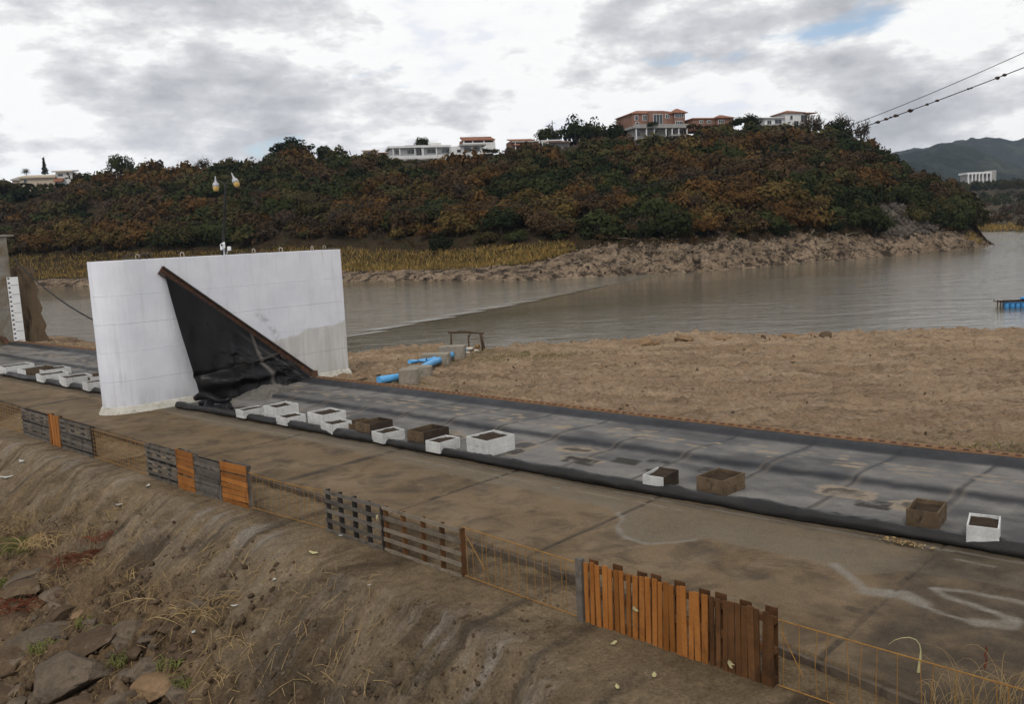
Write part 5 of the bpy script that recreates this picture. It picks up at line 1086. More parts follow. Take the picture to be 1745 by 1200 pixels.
for sd in range(7):
    cm_ = quads_mesh('crown', crown_quads(100 + sd, 1700, 1.0, 0.82 + 0.05 * (sd % 3), 0.095, 26 + 2 * sd, 0.27), None, M['leaf'])
    tm = trunk_mb(50 + sd, 0.5, 6, 0.55); me = bpy.data.meshes.new('trunk'); me.from_pydata([(a, b, c - 0.45) for a, b, c in tm.v], [], tm.f); me.materials.append(M['bark']); PROTO.append((cm_, me))
for sd in range(3):                                     # thin, half bare
    cm_ = quads_mesh('crown', crown_quads(140 + sd, 480, 0.95, 0.95, 0.085, 22, 0.26), None, M['leaf'])
    tm = trunk_mb(80 + sd, 0.75, 8, 0.75, 7); me = bpy.data.meshes.new('trunk'); me.from_pydata([(a, b, c - 0.55) for a, b, c in tm.v], [], tm.f); me.materials.append(M['bark']); PROTO.append((cm_, me))
# candidate places over the hill, jittered over (column, rise)
cand = []; r = np.random.default_rng(5)
def covered(P, rad):
    x, y = proj(P)
    if ((x - 1525) / 34) ** 2 + ((y - 372) / 30) ** 2 < 1 or ((x - 1555) / 40) ** 2 + ((y - 386) / 14) ** 2 < 1: return True
    s = FPX / P[1]; tx, ty = rad * s, rad * s * 0.9
    if x > 1636 and y > 386 and P[1] < 300: return True
    for (x0, y0, x1, y1, Y) in RECTS:
        if P[1] < Y + 2 and x + tx * 0.75 > x0 and x - tx * 0.75 < x1 and y - ty * 0.8 < y1 and y + ty > y0 - 4: return True
        if abs(P[1] - Y) < 14 and x0 - 2 < x < x1 + 2: return True
    return False
N = 2700
for k in range(N):
    i = int(np.clip(r.uniform(40, len(hx) - 2), 0, len(hx) - 1)) if k % 12 else int(r.uniform(20, 60)); t = r.uniform(0, 1) ** 1.45
    tl_ = vegline[i] * 1.05 + np.interp(hx[i], [600, 900, 960, 1000], [0.10, 0.075, 0.03, 0.0]); t = 0.015 + tl_ + (1.0 - tl_) * t * 1.02
    if t > 1.0: continue
    j = int(np.searchsorted(np.append(ht, 1.2), t)); j = min(j, HP.shape[1] - 2); P = HP[i, j].copy() + np.array([r.uniform(-2, 2), r.uniform(-1.5, 1.5), 0])
    patch = float(fbm(P[0] * 0.055 + 40, P[1] * 0.04 + P[2] * 0.09, 3)) * 1.2 + 0.20 * r.normal(); warm = float(fbm(P[0] * 0.02 + 9, P[1] * 0.03 + P[2] * 0.06, 3)) + 0.12 * r.normal()
    if patch > 0.14: kind = r.choice(['green', 'dark', 'olive'], p=[0.45, 0.3, 0.25])
    elif patch > -0.08: kind = r.choice(['olive', 'brown', 'green', 'bare'], p=[0.4, 0.28, 0.17, 0.15])
    elif warm > 0: kind = r.choice(['rust', 'gold', 'brown'], p=[0.42, 0.22, 0.36])
    else: kind = r.choice(['brown', 'bare', 'olive', 'rust'], p=[0.42, 0.30, 0.14, 0.14])
    rad = (2.1 + 3.6 * r.random() ** 1.5) * (0.8 if t < vegline[i] + 0.08 else 1.0) * (0.85 if kind == 'bare' else 1.0)
    if covered(P, rad): continue
    cand.append((P, rad, str(kind), i))
order = sorted(range(len(cand)), key=lambda k: -cand[k][1] / cand[k][0][1]) 
inview = [k for k in order if -20 < proj(cand[k][0])[0] < 1765]
single = set(inview[:260])
WORD = {'green': 'mid green', 'dark': 'dark evergreen', 'olive': 'olive green', 'brown': 'brown leaved', 'rust': 'rust orange', 'gold': 'golden brown', 'bare': 'half bare'}
def put_tree(P, rad, kind, label, group=None, zs=1.0, name='tree', cat='tree', proto=None, col=None):
    k = proto if proto is not None else (7 + random.randrange(3) if kind == 'bare' else random.randrange(7))
    cme, tme = PROTO[k]; root = empty(name, P, label, cat, group); rz = random.uniform(0, 6.28)
    c = PAL[kind] if col is None else col; f = random.uniform(0.75, 1.3)
    for nm, me in (('crown', cme), ('trunk', tme)):
        o = bpy.data.objects.new(nm, me); COL.objects.link(o); o.parent = root; o.location = (0, 0, rad * (0.42 if kind != 'bare' else 0.5)); o.rotation_euler = (0, 0, rz); o.scale = (rad, rad, rad * zs)
        o.color = (c[0] * f, c[1] * f, c[2] * f, 1)
    return root
for k in sorted(single):
    P, rad, kind, i = cand[k]; xx, yy = proj(P)
    zone = ['below the cream house', 'left of the lamp post', 'behind the lamp post', 'right of the lamp post', 'below the long white house', 'below the red tiled house', 'below the low sprawling houses', 'below the brick mansion', 'below the brick wing', 'below the white house', 'towards the point'][int(np.searchsorted([140, 330, 450, 640, 780, 860, 1060, 1180, 1280, 1420], xx))]
    hgt = 'at the foot of the hill' if yy > 395 else ('low on the hill' if yy > 345 else ('halfway up the hill' if yy > 295 else 'high on the hill'))
    size = 'large ' if rad > 3.6 else ('small ' if rad < 2.3 else '')
    put_tree(P, rad, kind, f'{size}{WORD[kind]} tree {hgt}, {zone}', 'trees on the wooded hill', random.uniform(0.9, 1.2))
# the rest of the woodland as one mass
LQ = {}
for sd in range(9): LQ[sd] = crown_quads(200 + sd, 250 if sd < 7 else 150, 1.0, 0.85, 0.19 if sd < 7 else 0.13, 22, 0.29)
VV, TT = [], []
for k, (P, rad, kind, i) in enumerate(cand):
    if k in single: continue
    q = LQ[int(r.integers(7, 9)) if kind == 'bare' else int(r.integers(0, 7))]; a = r.uniform(0, 6.28); c, s = math.cos(a), math.sin(a)
    v = q * rad * np.array([1, 1, r.uniform(0.9, 1.2)]); v = np.stack([v[:, 0] * c - v[:, 1] * s, v[:, 0] * s + v[:, 1] * c, v[:, 2]], 1) + P + np.array([0, 0, rad * 0.4])
    col = np.array(PAL[kind]) * r.uniform(0.7, 1.3); VV.append(v); TT.append(np.broadcast_to(np.append(col, 1.0), (len(v), 4)))
for (x0, y0, x1, y1, Y) in RECTS[:-1]:
    for q in range(int((x1 - x0) / 4)):
        x = r.uniform(x0 - 4, x1 + 4); rad = r.uniform(1.0, 1.9); s_ = FPX / Y; P = PD(x, y1 + r.uniform(0, 5) + rad * 1.0 * s_, Y - r.uniform(3.5, 8)); kind = str(r.choice(['green', 'dark', 'olive', 'brown', 'bare'])); v = LQ[int(r.integers(0, 7))] * rad + P + np.array([0, 0, rad * 0.2]); VV.append(v); TT.append(np.broadcast_to(np.append(np.array(PAL[kind]) * r.uniform(0.75, 1.3), 1.0), (len(v), 4)))
# undergrowth between the crowns
US, UT = [], []
for k in range(2800):
    i = int(r.uniform(40, len(hx) - 2)); tl_ = vegline[i] * 0.95 + np.interp(hx[i], [600, 900, 960, 1000], [0.085, 0.06, 0.03, 0.0]); t = tl_ + (1 - tl_) * r.uniform(0, 1) ** 1.6; j = min(int(np.searchsorted(ht, t)), len(ht) - 1); P = HP[i, j] + np.array([r.uniform(-1.5, 1.5), r.uniform(-1, 1), 0.35])
    rad = r.uniform(0.8, 1.7)
    if covered(P, rad): continue
    q = LQ[int(r.integers(7, 9))][:240]; v = q * rad + P; col = np.array(PAL[str(r.choice(['brown', 'bare', 'rust', 'olive', 'green'], p=[0.34, 0.3, 0.12, 0.14, 0.1]))]) * r.uniform(0.7, 1.3)
    US.append(v); UT.append(np.broadcast_to(np.append(col, 1.0), (len(v), 4)))
o = link('hillside_woodland', quads_mesh('hillside_woodland', np.concatenate(VV), np.concatenate(TT), M['leaf_mass'])); tag(o, 'mixed green and rust woodland covering the hill', 'woodland', kind='stuff')
o = link('undergrowth', quads_mesh('undergrowth', np.concatenate(US), np.concatenate(UT), M['leaf_mass'])); tag(o, 'brown undergrowth between the hillside trees', 'undergrowth', kind='stuff')
# trees of their own along the skyline and the shore
def sky_tree(x, ybase, Y, wpx, hpx, kind, label, proto=None, n=1, col=None):
    s = Y / FPX; P = PD(x, ybase, Y); rad = wpx * s / 2; put_tree(P, rad, kind, label, 'skyline trees', 1.35 * hpx * s / (rad * 1.45), proto=proto, col=col)
for x, y, Y, w_, h_, kind, lab, pr in [
    (985, 246, 304, 75, 52, 'dark', 'largest dark tree on the skyline left of the mansion', 0), (1050, 246, 306, 66, 44, 'dark', 'dark tree right against the mansion', 1), (935, 246, 306, 56, 34, 'green', 'green tree behind the utility pole', 2), (1015, 246, 310, 60, 50, 'green', 'tall green tree among the dark trees by the mansion', 3),
    (205, 292, 320, 46, 36, 'green', 'lone bushy tree standing above the left ridge', 4), (500, 275, 306, 86, 34, 'dark', 'broad dark crown on the ridge above the lamp', 5), (720, 250, 306, 30, 22, 'green', 'small round tree rising behind the long white house', 6), (345, 290, 318, 40, 26, 'olive', 'flat topped tree on the ridge behind the lamp', 8),
    (1372, 226, 290, 34, 36, 'bare', 'bare branching tree in front of the white house', 7), (1392, 222, 292, 36, 42, 'bare', 'tall bare tree right of the white house', 8), (1435, 226, 290, 44, 34, 'bare', 'bare spreading tree near the end of the ridge', 9), (1468, 238, 287, 40, 38, 'bare', 'thin grey tree where the overhead cables meet the hill', 7), (1415, 226, 291, 26, 24, 'olive', 'small olive tree between the bare ridge trees', 1),
    (1110, 218, 297, 24, 12, 'dark', 'round dark shrub in front of the mansion windows', 2), (1270, 220, 297, 60, 20, 'dark', 'dark hedge like tree right of the brick wing', 3), (45, 296, 330, 16, 14, 'green', 'small palm like tree behind the cream house', 8)]:
    sky_tree(x, y, Y, w_, h_, kind, lab, pr)
# conifer
P = PD(77, 296, 326); s = 326 / FPX; ct = empty('conifer', P, 'small dark conifer behind the cream house on the left ridge', 'tree'); cq = []
rr = np.random.default_rng(9)
for k in range(420):
    z = rr.uniform(0, 1) ** 1.2; rad = (1 - z) * 8 * s * rr.uniform(0.4, 1.0) * 0.7; a = rr.uniform(0, 6.28); p = P + np.array([math.cos(a) * rad, math.sin(a) * rad, z * 26 * s]); dv = rr.normal(size=(4, 3)) * 0.22; cq += [p + dv[0], p + dv[1], p + dv[2], p + dv[3]]
o = link('crown', quads_mesh('crown', np.array(cq) - P, None, M['leaf']), None, ct); o.color = (0.022, 0.032, 0.020, 1)
MB().tube([P - EZ, P + EZ * 24 * s], [0.2, 0.04], 6).build('trunk', M['bark'], ct)
# evergreen bushes that stand out at the foot of the hill
for x, y, w_, h_, kind, lab in [(752, 424, 52, 44, 'dark', 'round dark bush above the yellow grass strip'), (1140, 398, 96, 70, 'green', 'large green tree leaning over the rocky bank'), (1185, 400, 86, 62, 'green', 'green tree right of the large one over the rocky bank'), (1330, 396, 56, 40, 'dark', 'dark bush at the top of the rocky bank'), (1420, 392, 46, 36, 'dark', 'dark bush left of the bare rock scar'), (1490, 396, 60, 42, 'dark', 'dark bush directly under the rock scar'), (1600, 384, 70, 60, 'dark', 'dark tree near the tip of the point'), (1636, 382, 44, 40, 'green', 'green tree nearest the tip of the point'), (1560, 376, 50, 36, 'olive', 'olive bush right of the rock scar'), (830, 414, 60, 36, 'olive', 'olive bush right of the round dark bush'), (880, 412, 56, 34, 'green', 'low green bush above the right end of the yellow grass')]:
    i = int(np.argmin(np.abs(hx - x))); tgt = [np.hypot(*(np.array(proj(HP[i, j])) - np.array((x, y)))) for j in range(HP.shape[1] - 1)]; P = HP[i, int(np.argmin(tgt))]; s = P[1] / FPX; put_tree(P - EZ * 0.5, w_ * s / 2, kind, lab, 'bushes at the foot of the hill', h_ * s / (w_ * s / 2 * 1.35))
# far shore woodland
VV, TT = [], []
for k in range(640):
    i = int(r.integers(20, 110)); j = int(np.clip(1 + 38 * r.uniform(0.03, 1) ** 1.3, 1, 39)); P = FLP[i, j] + np.array([r.uniform(-8, 8), r.uniform(-8, 8), 0]); rad = r.uniform(2.8, 5.5)
    if covered(P, rad * 0.6): continue
    kind = str(r.choice(['green', 'dark', 'olive', 'brown', 'bare'], p=[0.34, 0.28, 0.12, 0.14, 0.12] if P[1] > 480 else [0.12, 0.1, 0.13, 0.4, 0.25])); v = LQ[int(r.integers(0, 7))][:640] * rad + P + np.array([0, 0, rad * 0.4])
    VV.append(v); TT.append(np.broadcast_to(np.append(np.array(PAL[kind]) * r.uniform(0.75, 1.3), 1.0), (len(v), 4)))
for q in range(60):
    P = PD(r.uniform(1600, 1760), 322, r.uniform(700, 860)); P[2] = CAMH + (363 - 304 - r.uniform(0, 5)) / FPX * P[1] - 6; v = LQ[int(r.integers(0, 7))] * 6.0 * np.array([1, 1, 1.25]) + P; VV.append(v); TT.append(np.broadcast_to(np.append(np.array(PAL[str(r.choice(['green', 'dark', 'olive']))]) * r.uniform(0.7, 1.2), 1.0), (len(v), 4)))
o = link('far_woodland', quads_mesh('far_woodland', np.concatenate(VV), np.concatenate(TT), M['leaf_mass'])); tag(o, 'dark woodland on the far shore below the mountains', 'woodland', kind='stuff')

# ---- grass strips by the water: upright blades
def blades(name, pts, hgt, wid, cols, label, per=1, lean=0.35):
    V, T = [], []
    for P in pts:
        a = r.uniform(0, 6.28); h_ = hgt * r.uniform(0.6, 1.3); l = r.normal(size=2) * lean * h_; w_ = wid * r.uniform(0.7, 1.4); d_ = np.array([math.cos(a), math.sin(a), 0]) * w_
        tip = P + np.array([l[0], l[1], h_]); mid_ = P + np.array([l[0] * 0.35, l[1] * 0.35, h_ * 0.55])
        V += [P - d_, P + d_, mid_ + d_ * 0.7, tip, ]; c = np.array(cols[int(r.integers(0, len(cols)))]) * r.uniform(0.7, 1.35); T += [np.append(c, 1)] * 4
    o = link(name, quads_mesh(name, np.array(V), np.array(T), M['leaf_mass'])); return tag(o, label, 'grass', kind='stuff')
GC = [(0.270, 0.170, 0.050), (0.320, 0.212, 0.075), (0.220, 0.155, 0.055), (0.155, 0.125, 0.044)]
pts = []
for k in range(24000):
    i = int(np.interp(r.uniform(-60, 975), hx, np.arange(len(hx)))); w0 = np.interp(hx[i], [0, 600, 700, 900, 975], [0.07, 0.05, 0.05, 0.075, 0.09]); t = r.uniform(w0, w0 + np.interp(hx[i], [0, 600, 850, 975], [0.10, 0.085, 0.06, 0.03])); j = int(np.searchsorted(ht, t)); pts.append(HP[i, j] + np.array([r.uniform(-1, 1), r.uniform(-0.8, 0.8), -0.1]))
for k in range(500):
    i = int(np.interp(r.uniform(1270, 1305), hx, np.arange(len(hx)))); pts.append(HP[i, int(np.searchsorted(ht, r.uniform(0.10, 0.14)))] + np.array([r.uniform(-1, 1), 0, 0]))
    i = int(np.interp(r.uniform(1650, 1672), hx, np.arange(len(hx)))); pts.append(HP[i, int(np.searchsorted(ht, r.uniform(0.2, 0.5)))] + np.array([r.uniform(-1, 1), 0, 0]))
blades('yellow_grass', pts, 0.8, 0.06, GC, 'strip of tall yellow grass along the far shore')
pts = [FLP[int(r.integers(20, 110)), 0] * (1 - q) + FLP[int(r.integers(20, 110)), 1] * 0 + 0 for q in ()] 
for k in range(5000):
    i = int(r.integers(20, 110)); q = r.uniform(0.25, 2.2); j = int(q); P = FLP[i, j] + (FLP[i, j + 1] - FLP[i, j]) * (q - j) + np.array([r.uniform(-5, 5), 0, 0]); pts.append(P)
blades('far_yellow_grass', pts, 1.6, 0.3, GC, 'yellow grass along the distant shore at right')

# ---- rocks of the far bank
def rock_field(name, places, label, m_):
    V, Fc, n = [], [], 0; protos = [rock_verts(500 + k, 1, 7, 0.0) for k in range(14)]
    for P, s in places:
        v, f = protos[int(r.integers(0, 14))]; A = r.normal(size=(3, 3)); Q_, _ = np.linalg.qr(A); v = (v * np.array([1, r.uniform(0.6, 1.0), r.uniform(0.4, 0.8)])) @ Q_ * s + P; V.append(v); Fc.append(f + n); n += len(v)
    o = link(name, tris_mesh(name, np.concatenate(V), np.concatenate(Fc), None, m_)); return tag(o, label, 'rocks', kind='stuff')
pl_ = []
for k in range(3600):
    x = r.uniform(-40, 1690) if k % 3 == 0 else r.uniform(960, 1690); i = int(np.interp(x, hx, np.arange(len(hx)))); lim = 0.05 if x < 700 else (0.075 if x < 950 else vegline[i] * 1.1)
    t = r.uniform(0.0, 1) ** 1.0 * lim; j = int(np.searchsorted(ht, t)); pl_.append((HP[i, j] + np.array([r.uniform(-0.6, 0.6), r.uniform(-0.5, 0.5), r.uniform(-0.1, 0.2)]), 0.08 + 0.36 * r.random() ** 4.0 + (r.uniform(0.2, 0.8) if r.random() < 0.015 else 0)))
rock_field('bank_rocks', pl_, 'countless broken rocks along the far bank', M['rock_shore'])
sc_ = np.argwhere(scar); pl_ = []
for k in range(520): a, b = sc_[int(r.integers(0, len(sc_)))]; pl_.append((HP[a, b] + np.array([r.uniform(-0.8, 0.8), r.uniform(-0.8, 0.8), 0.1]), 0.2 + 0.8 * r.random() ** 2))
rock_field('scar_rocks', pl_, 'dark broken rock face showing between the trees near the point', M['scar'])
# driftwood and dead branches on the bank
mbd = MB()
for k in range(170):
    i = int(np.interp(r.uniform(940, 1660), hx, np.arange(len(hx)))); j = int(np.searchsorted(ht, r.uniform(0.01, vegline[i]))); P = HP[i, j] + EZ * 0.3; a = r.uniform(0, 6.28); L = r.uniform(0.8, 3.2); e = P + np.array([math.cos(a) * L, math.sin(a) * L * 0.5, r.uniform(-0.4, 0.8)]); mbd.tube([P, (P + e) / 2 + EZ * r.uniform(0.0, 0.4), e], [0.07, 0.05, 0.02], 4)
M['drift'] = surf('bleached_driftwood', (0.16, 0.13, 0.098), (0.26, 0.22, 0.17), 1.0, 0.9, 0.02, 5)
tag(mbd.build('driftwood', M['drift']), 'bleached dead branches littering the rocky bank', 'driftwood', kind='stuff')

# ---- foreground rocks, weeds and litter on the eroded slope
def fore_rock(x0, x1, y0, y1, m_, label, seed, flat=0.6, sink=0.25):
    P = hit((x0 + x1) / 2, y0 + (y1 - y0) * 0.62); s = np.linalg.norm(P - CAM) / FPX; w_ = (x1 - x0) * s / 2; h_ = (y1 - y0) * s / 2
    Vv, Fc = rock_verts(seed, 4 if seed < 1000 else 3, 13, 0.045, 0.45, 0.9); dirx = np.array([1, 0, 0]); a = random.Random(seed).uniform(-0.5, 0.5)
    D = np.array([[math.cos(a), math.sin(a), 0.12], [-math.sin(a), math.cos(a), 0.05], [-0.1, 0.1, 1]])
    V = (Vv * np.array([w_ * 1.18, w_ * 0.95, h_ * flat * 1.6])) @ D + P - EZ * h_ * sink * 0.6
    mb = MB(); mb.add(V, Fc.tolist()); o = mb.build('rock', M[m_], None, loc=P); tag(o, label, 'rock', 'rocks in the lower left corner'); return o
for k, (x0, x1, y0, y1, m_, lab) in enumerate([
    (-60, 46, 1081, 1165, 'rock_brown', 'huge dark brown boulder cut by the left photo edge'), (66, 197, 1104, 1172, 'rock_grey', 'broad flat grey slab with an overhanging lower edge'), (230, 318, 1140, 1186, 'rock_tan', 'tan orange boulder right of the broad flat slab'),
    (-20, 58, 1040, 1076, 'rock_brown', 'flat brown rock above the huge boulder at the left edge'), (20, 113, 1068, 1104, 'rock_grey', 'long grey brown rock just above the broad flat slab'), (112, 196, 1070, 1112, 'rock_brown', 'brown rock with lit top and dark hollow below it'), (-30, 42, 1160, 1215, 'rock_brown', 'dark rock in the very lower left corner'),
    (6, 70, 988, 1020, 'rock_brown', 'brown rock in the upper left of the rock pile'), (14, 94, 966, 990, 'rock_grey', 'low grey rock topmost in the rock pile'), (82, 128, 1028, 1058, 'rock_brown', 'small squarish brown rock mid pile'), (195, 243, 1054, 1086, 'rock_grey', 'grey rock at the right edge of the pile, above small stones'),
    (221, 284, 1108, 1150, 'rock_grey', 'pointed grey rock just above the tan orange boulder'), (186, 222, 1080, 1104, 'rock_grey', 'greenish grey rock between the brown rock and small stones'), (218, 241, 1094, 1120, 'rock_brown', 'small dark round stone above the pointed rock'), (122, 150, 1036, 1054, 'rock_tan', 'small tan stone in the middle of the pile'), (136, 176, 1049, 1072, 'rock_grey', 'small grey stone under the tan stone'),
    (74, 120, 1000, 1019, 'rock_grey', 'thin grey slab near the top of the pile'), (283, 322, 1160, 1194, 'rock_grey', 'grey stone tucked behind the tan orange boulder'), (218, 240, 1078, 1092, 'rock_grey', 'leftmost of the small grey stones above the pointed rock'), (238, 264, 1080, 1098, 'rock_grey', 'rightmost of the small grey stones above the pointed rock'), (95, 180, 1176, 1215, 'rock_brown', 'brown rock at the bottom edge below the broad slab'), (180, 232, 1172, 1205, 'rock_grey', 'grey stone at the bottom edge left of the tan boulder'), (40, 80, 1022, 1042, 'rock_tan', 'tan stone above the flat brown rock'), (46, 92, 1170, 1204, 'rock_grey', 'pale cracked rock between slab and corner rock')]):
    fore_rock(x0, x1, y0, y1, m_, lab, 900 + k)
for k in range(70):
    x, y = r.uniform(-10, 330), r.uniform(965, 1200)
    if x > 120 and y < 1010: continue
    w_ = r.uniform(12, 38); fore_rock(x, x + w_, y, y + w_ * r.uniform(0.45, 0.7), ['rock_brown', 'rock_grey', 'rock_brown', 'rock_grey'][k % 4] if k % 8 else 'rock_brown', ('small grey brown' if k % 2 else 'small dark brown') + ' angular stone ' + ('near the left photo edge' if x < 80 else ('mid pile among larger rocks' if x < 190 else 'at the right of the rock pile')) + (', upper half' if y < 1080 else ', lower half'), 1000 + k)
M['clod'] = surf('mud_clod', (0.13, 0.09, 0.056), (0.23, 0.165, 0.108), 0.7, 0.95, 0.03, 12, (0.07, 0.05, 0.034), 0.9, (0.52, 0.6))
wy = np.argwhere((SLD > 0.35) & (SLD < 9)); pl_ = []
for k in range(2600):
    a_, b_ = wy[int(r.integers(0, len(wy)))]; u_ = uv(SLP[a_, b_])[0]
    if u_ < -36: continue
    pl_.append((SLP[a_, b_] + np.array([r.uniform(-.03, .03), r.uniform(-.03, .03), 0.0]), 0.015 + 0.07 * r.random() ** 4))
rock_field('slope_clods', pl_, 'crumbled earth clods lying on the eroded slope', M['clod'])
# small loose stones and clods
pl_ = []
for k in range(700):
    x, y = r.uniform(0, 560), r.uniform(930, 1200); 
    if r.random() > (0.9 if x < 330 and y > 960 else 0.3): continue
    pl_.append((hit(x, y), 0.02 + 0.10 * r.random() ** 2.5))
for k in range(500): pl_.append((hit(r.uniform(560, 960), r.uniform(1020, 1195)), 0.012 + 0.05 * r.random() ** 3))
for k in range(500): pl_.append((hit(r.uniform(0, 640), r.uniform(880, 1195)), 0.012 + 0.05 * r.random() ** 3))
rock_field('loose_stones', pl_, 'loose stones and clods scattered on the eroded slope', M['rock_brown'])
def tuft(name, x, y, n, L, m_, label, cat, spread=0.5, w_=0.008, droop=0.5, base=None, grp=None):
    P = hit(x, y) if base is None else base; rj = random.Random(int(x * 3 + y)); mb = MB()
    for k in range(n):
        a = rj.uniform(0, 6.28); l = L * rj.uniform(0.5, 1.2); o_ = np.array([rj.uniform(-1, 1), rj.uniform(-1, 1), 0]) * spread * 0.25; d_ = np.array([math.cos(a), math.sin(a), 0]) * spread * rj.uniform(0.3, 1.0)
        p0 = P + o_ - EZ * 0.03; c1_ = p0 + d_ * l * 0.25 + EZ * l * 0.75 * (1 - 0.35 * droop); c2_ = p0 + d_ * l * 0.75 + EZ * l * (0.95 - 0.5 * droop); p3 = p0 + d_ * l * 1.1 + EZ * l * max(0.0, 0.9 - droop)
        jj = [np.array([rj.uniform(-1, 1), rj.uniform(-1, 1), rj.uniform(-0.5, 0.5)]) * 0.10 * l for _ in range(3)]; c1_ = c1_ + jj[0]; c2_ = c2_ + jj[1]; p3 = p3 + jj[2]
        tt_ = np.linspace(0, 1, 7)[:, None]; cur_ = (1 - tt_) ** 3 * p0 + 3 * (1 - tt_) ** 2 * tt_ * c1_ + 3 * (1 - tt_) * tt_ ** 2 * c2_ + tt_ ** 3 * p3
        mb.tube(list(cur_), [w_ * q for q in (1, 0.95, 0.9, 0.8, 0.6, 0.4, 0.2)], 4, False)
    o = mb.build(name, M[m_], None, loc=P); return tag(o, label, cat, grp)
tuft('dry_weed', 352, 1047, 26, 0.95, 'dry_grass', 'sprawling star shaped dry weed right of the rocks', 'weed', 1.5, 0.011, 1.2)
tuft('dry_weed', 290, 1040, 9, 0.9, 'dry_grass', 'long dry stems lying left of the star shaped weed', 'weed', 2.2, 0.011, 1.4)
tuft('dry_weed', 228, 985, 9, 0.45, 'dry_grass', 'small straw coloured weed above the star shaped one', 'weed', 0.8, 0.010, 0.6)
tuft('dry_weed', 140, 912, 12, 0.7, 'dry_grass', 'thin pale weed beside red stems on the slope', 'weed', 0.9, 0.009, 0.8)
tuft('grass_tuft', 40, 935, 130, 0.5, 'green_grass', 'green and yellow grass tuft at the left photo edge', 'grass', 2.0, 0.010, 0.7)
tuft('grass_tuft', 70, 925, 60, 0.55, 'dry_grass', 'straw grass tuft right of the green tuft', 'grass', 2.0, 0.009, 0.8)
tuft('red_weed', 135, 952, 120, 0.45, 'red_weed', 'patch of red dry stems below the pale weed', 'weed', 2.2, 0.010, 1.0)
tuft('red_weed', 190, 912, 80, 0.4, 'red_weed', 'patch of red dry stems along the upper slope', 'weed', 2.2, 0.009, 1.0)
tuft('red_weed', 30, 1032, 90, 0.4, 'red_weed', 'red brown stems between rocks at the left edge', 'weed', 2.0, 0.010, 0.9)
tuft('dry_weed', 60, 880, 40, 0.7, 'dry_grass', 'straw coloured stems below the leftmost pallet', 'weed', 2.4, 0.008, 1.1)
tuft('dry_weed', 75, 1000, 24, 0.5, 'dry_grass', 'straw tangle over the topmost rocks', 'weed', 1.6, 0.009, 1.0)
for x, y, n, lab in [(8, 1000, 90, 'dark green plant at the left edge above the rocks'), (150, 1062, 60, 'small green plant beside the small tan stone'), (68, 1108, 60, 'green plant in the crack left of the broad slab'), (318, 1168, 90, 'green plant growing beside the tan orange boulder'), (205, 1130, 50, 'yellow green grass right of the broad slab'), (290, 1135, 40, 'bright green grass above the tan boulder'), (170, 1080, 40, 'tiny green plant between the small stones')]:
    tuft('green_plant', x, y, n, 0.26, 'green_grass', lab, 'plant', 0.9, 0.014, 0.3)
for k, (x, y, n, L) in enumerate([(20, 905, 40, 0.5), (100, 895, 24, 0.5), (215, 1010, 18, 0.4), (260, 1005, 14, 0.35), (310, 1100, 20, 0.4), (420, 1090, 18, 0.35), (385, 1150, 22, 0.4), (470, 1140, 16, 0.3), (170, 960, 30, 0.4), (110, 985, 26, 0.4), (345, 1010, 14, 0.4), (500, 1060, 12, 0.3), (560, 1150, 16, 0.3)]):
    tuft('dry_weed', x, y, n, L, ['dry_grass', 'stick', 'dry_grass'][k % 3], ['low straw tuft at the left edge below the fence', 'low straw tuft between straw stems and pale weed', 'brown twiggy weed above the grey rocks', 'straw weed just above the star shaped weed, left', 'brown straw tuft below the star shaped weed', 'twiggy tuft lower right of the star shaped weed', 'straw tuft near the bottom, right of the tan boulder', 'sparse straw tuft on the lower slope', 'straw and twig tuft under the red stems', 'straw tuft above the small tan stone', 'straw tuft directly above the star shaped weed', 'thin straw tuft right of the star shaped weed', 'straw tuft at the bottom of the gully'][k], 'weed', 1.6, 0.006, 0.9)
mbt = MB()
for k in range(420):
    x, y = r.uniform(0, 640), r.uniform(840, 1198)
    if y < 800 + 0.3 * x: continue
    P = hit(x, y) + EZ * 0.03; a = r.uniform(0, 6.28); L = r.uniform(0.1, 0.5); e = P + np.array([math.cos(a) * L, math.sin(a) * L, 0]); u_, v_ = uv(e); e[2] = float(zfore(u_, v_)) + 0.05; mbt.tube([P, (P + e) / 2 + EZ * r.uniform(0, 0.05), e], [0.006, 0.005, 0.003], 4)
tag(mbt.build('slope_straw', M['dry_grass']), 'dry straw and twigs strewn over the eroded slope', 'straw', kind='stuff')
# tall dry grass in the lower right corner and the broad blade by the mesh
for x, y, n, L, lab in [(1650, 1195, 34, 1.0, 'tall dry grass in front of the mesh, lower right'), (1715, 1196, 30, 1.1, 'tall dry grass nearest the lower right corner'), (1600, 1198, 14, 0.8, 'sparse dry grass left of the taller corner grass')]:
    tuft('dry_grass_tuft', x, y, n, L, 'dry_grass', lab, 'grass', 0.7, 0.0038, 0.25, base=PZ(x, y + 30, LEDGE_Z))
b0 = PZ(1566, 1165, LEDGE_Z) ; sp_ = PD(1566, 1150, b0[1] - 0.05)
mb = MB(); q0, q1, q2, q3 = PD(1562, 1190, b0[1]), PD(1564, 1150, b0[1]), PD(1568, 1110, b0[1]), PD(1556, 1085, b0[1]); xs_, ys_ = [1562, 1563, 1565, 1568, 1569, 1567, 1561, 1550, 1536, 1524, 1514], [1190, 1165, 1145, 1125, 1110, 1099, 1091, 1087, 1088, 1092, 1099]
mb.tube([PD(a_, b_, b0[1]) for a_, b_ in zip(xs_, ys_)], [0.006, 0.012, 0.022, 0.018, 0.010, 0.008, 0.007, 0.006, 0.005, 0.003, 0.002], 6)
tag(mb.build('broad_leaf_blade', M['pale_leaf'], None, loc=q0), 'single pale green leaf blade bent over the mesh top rail', 'leaf')
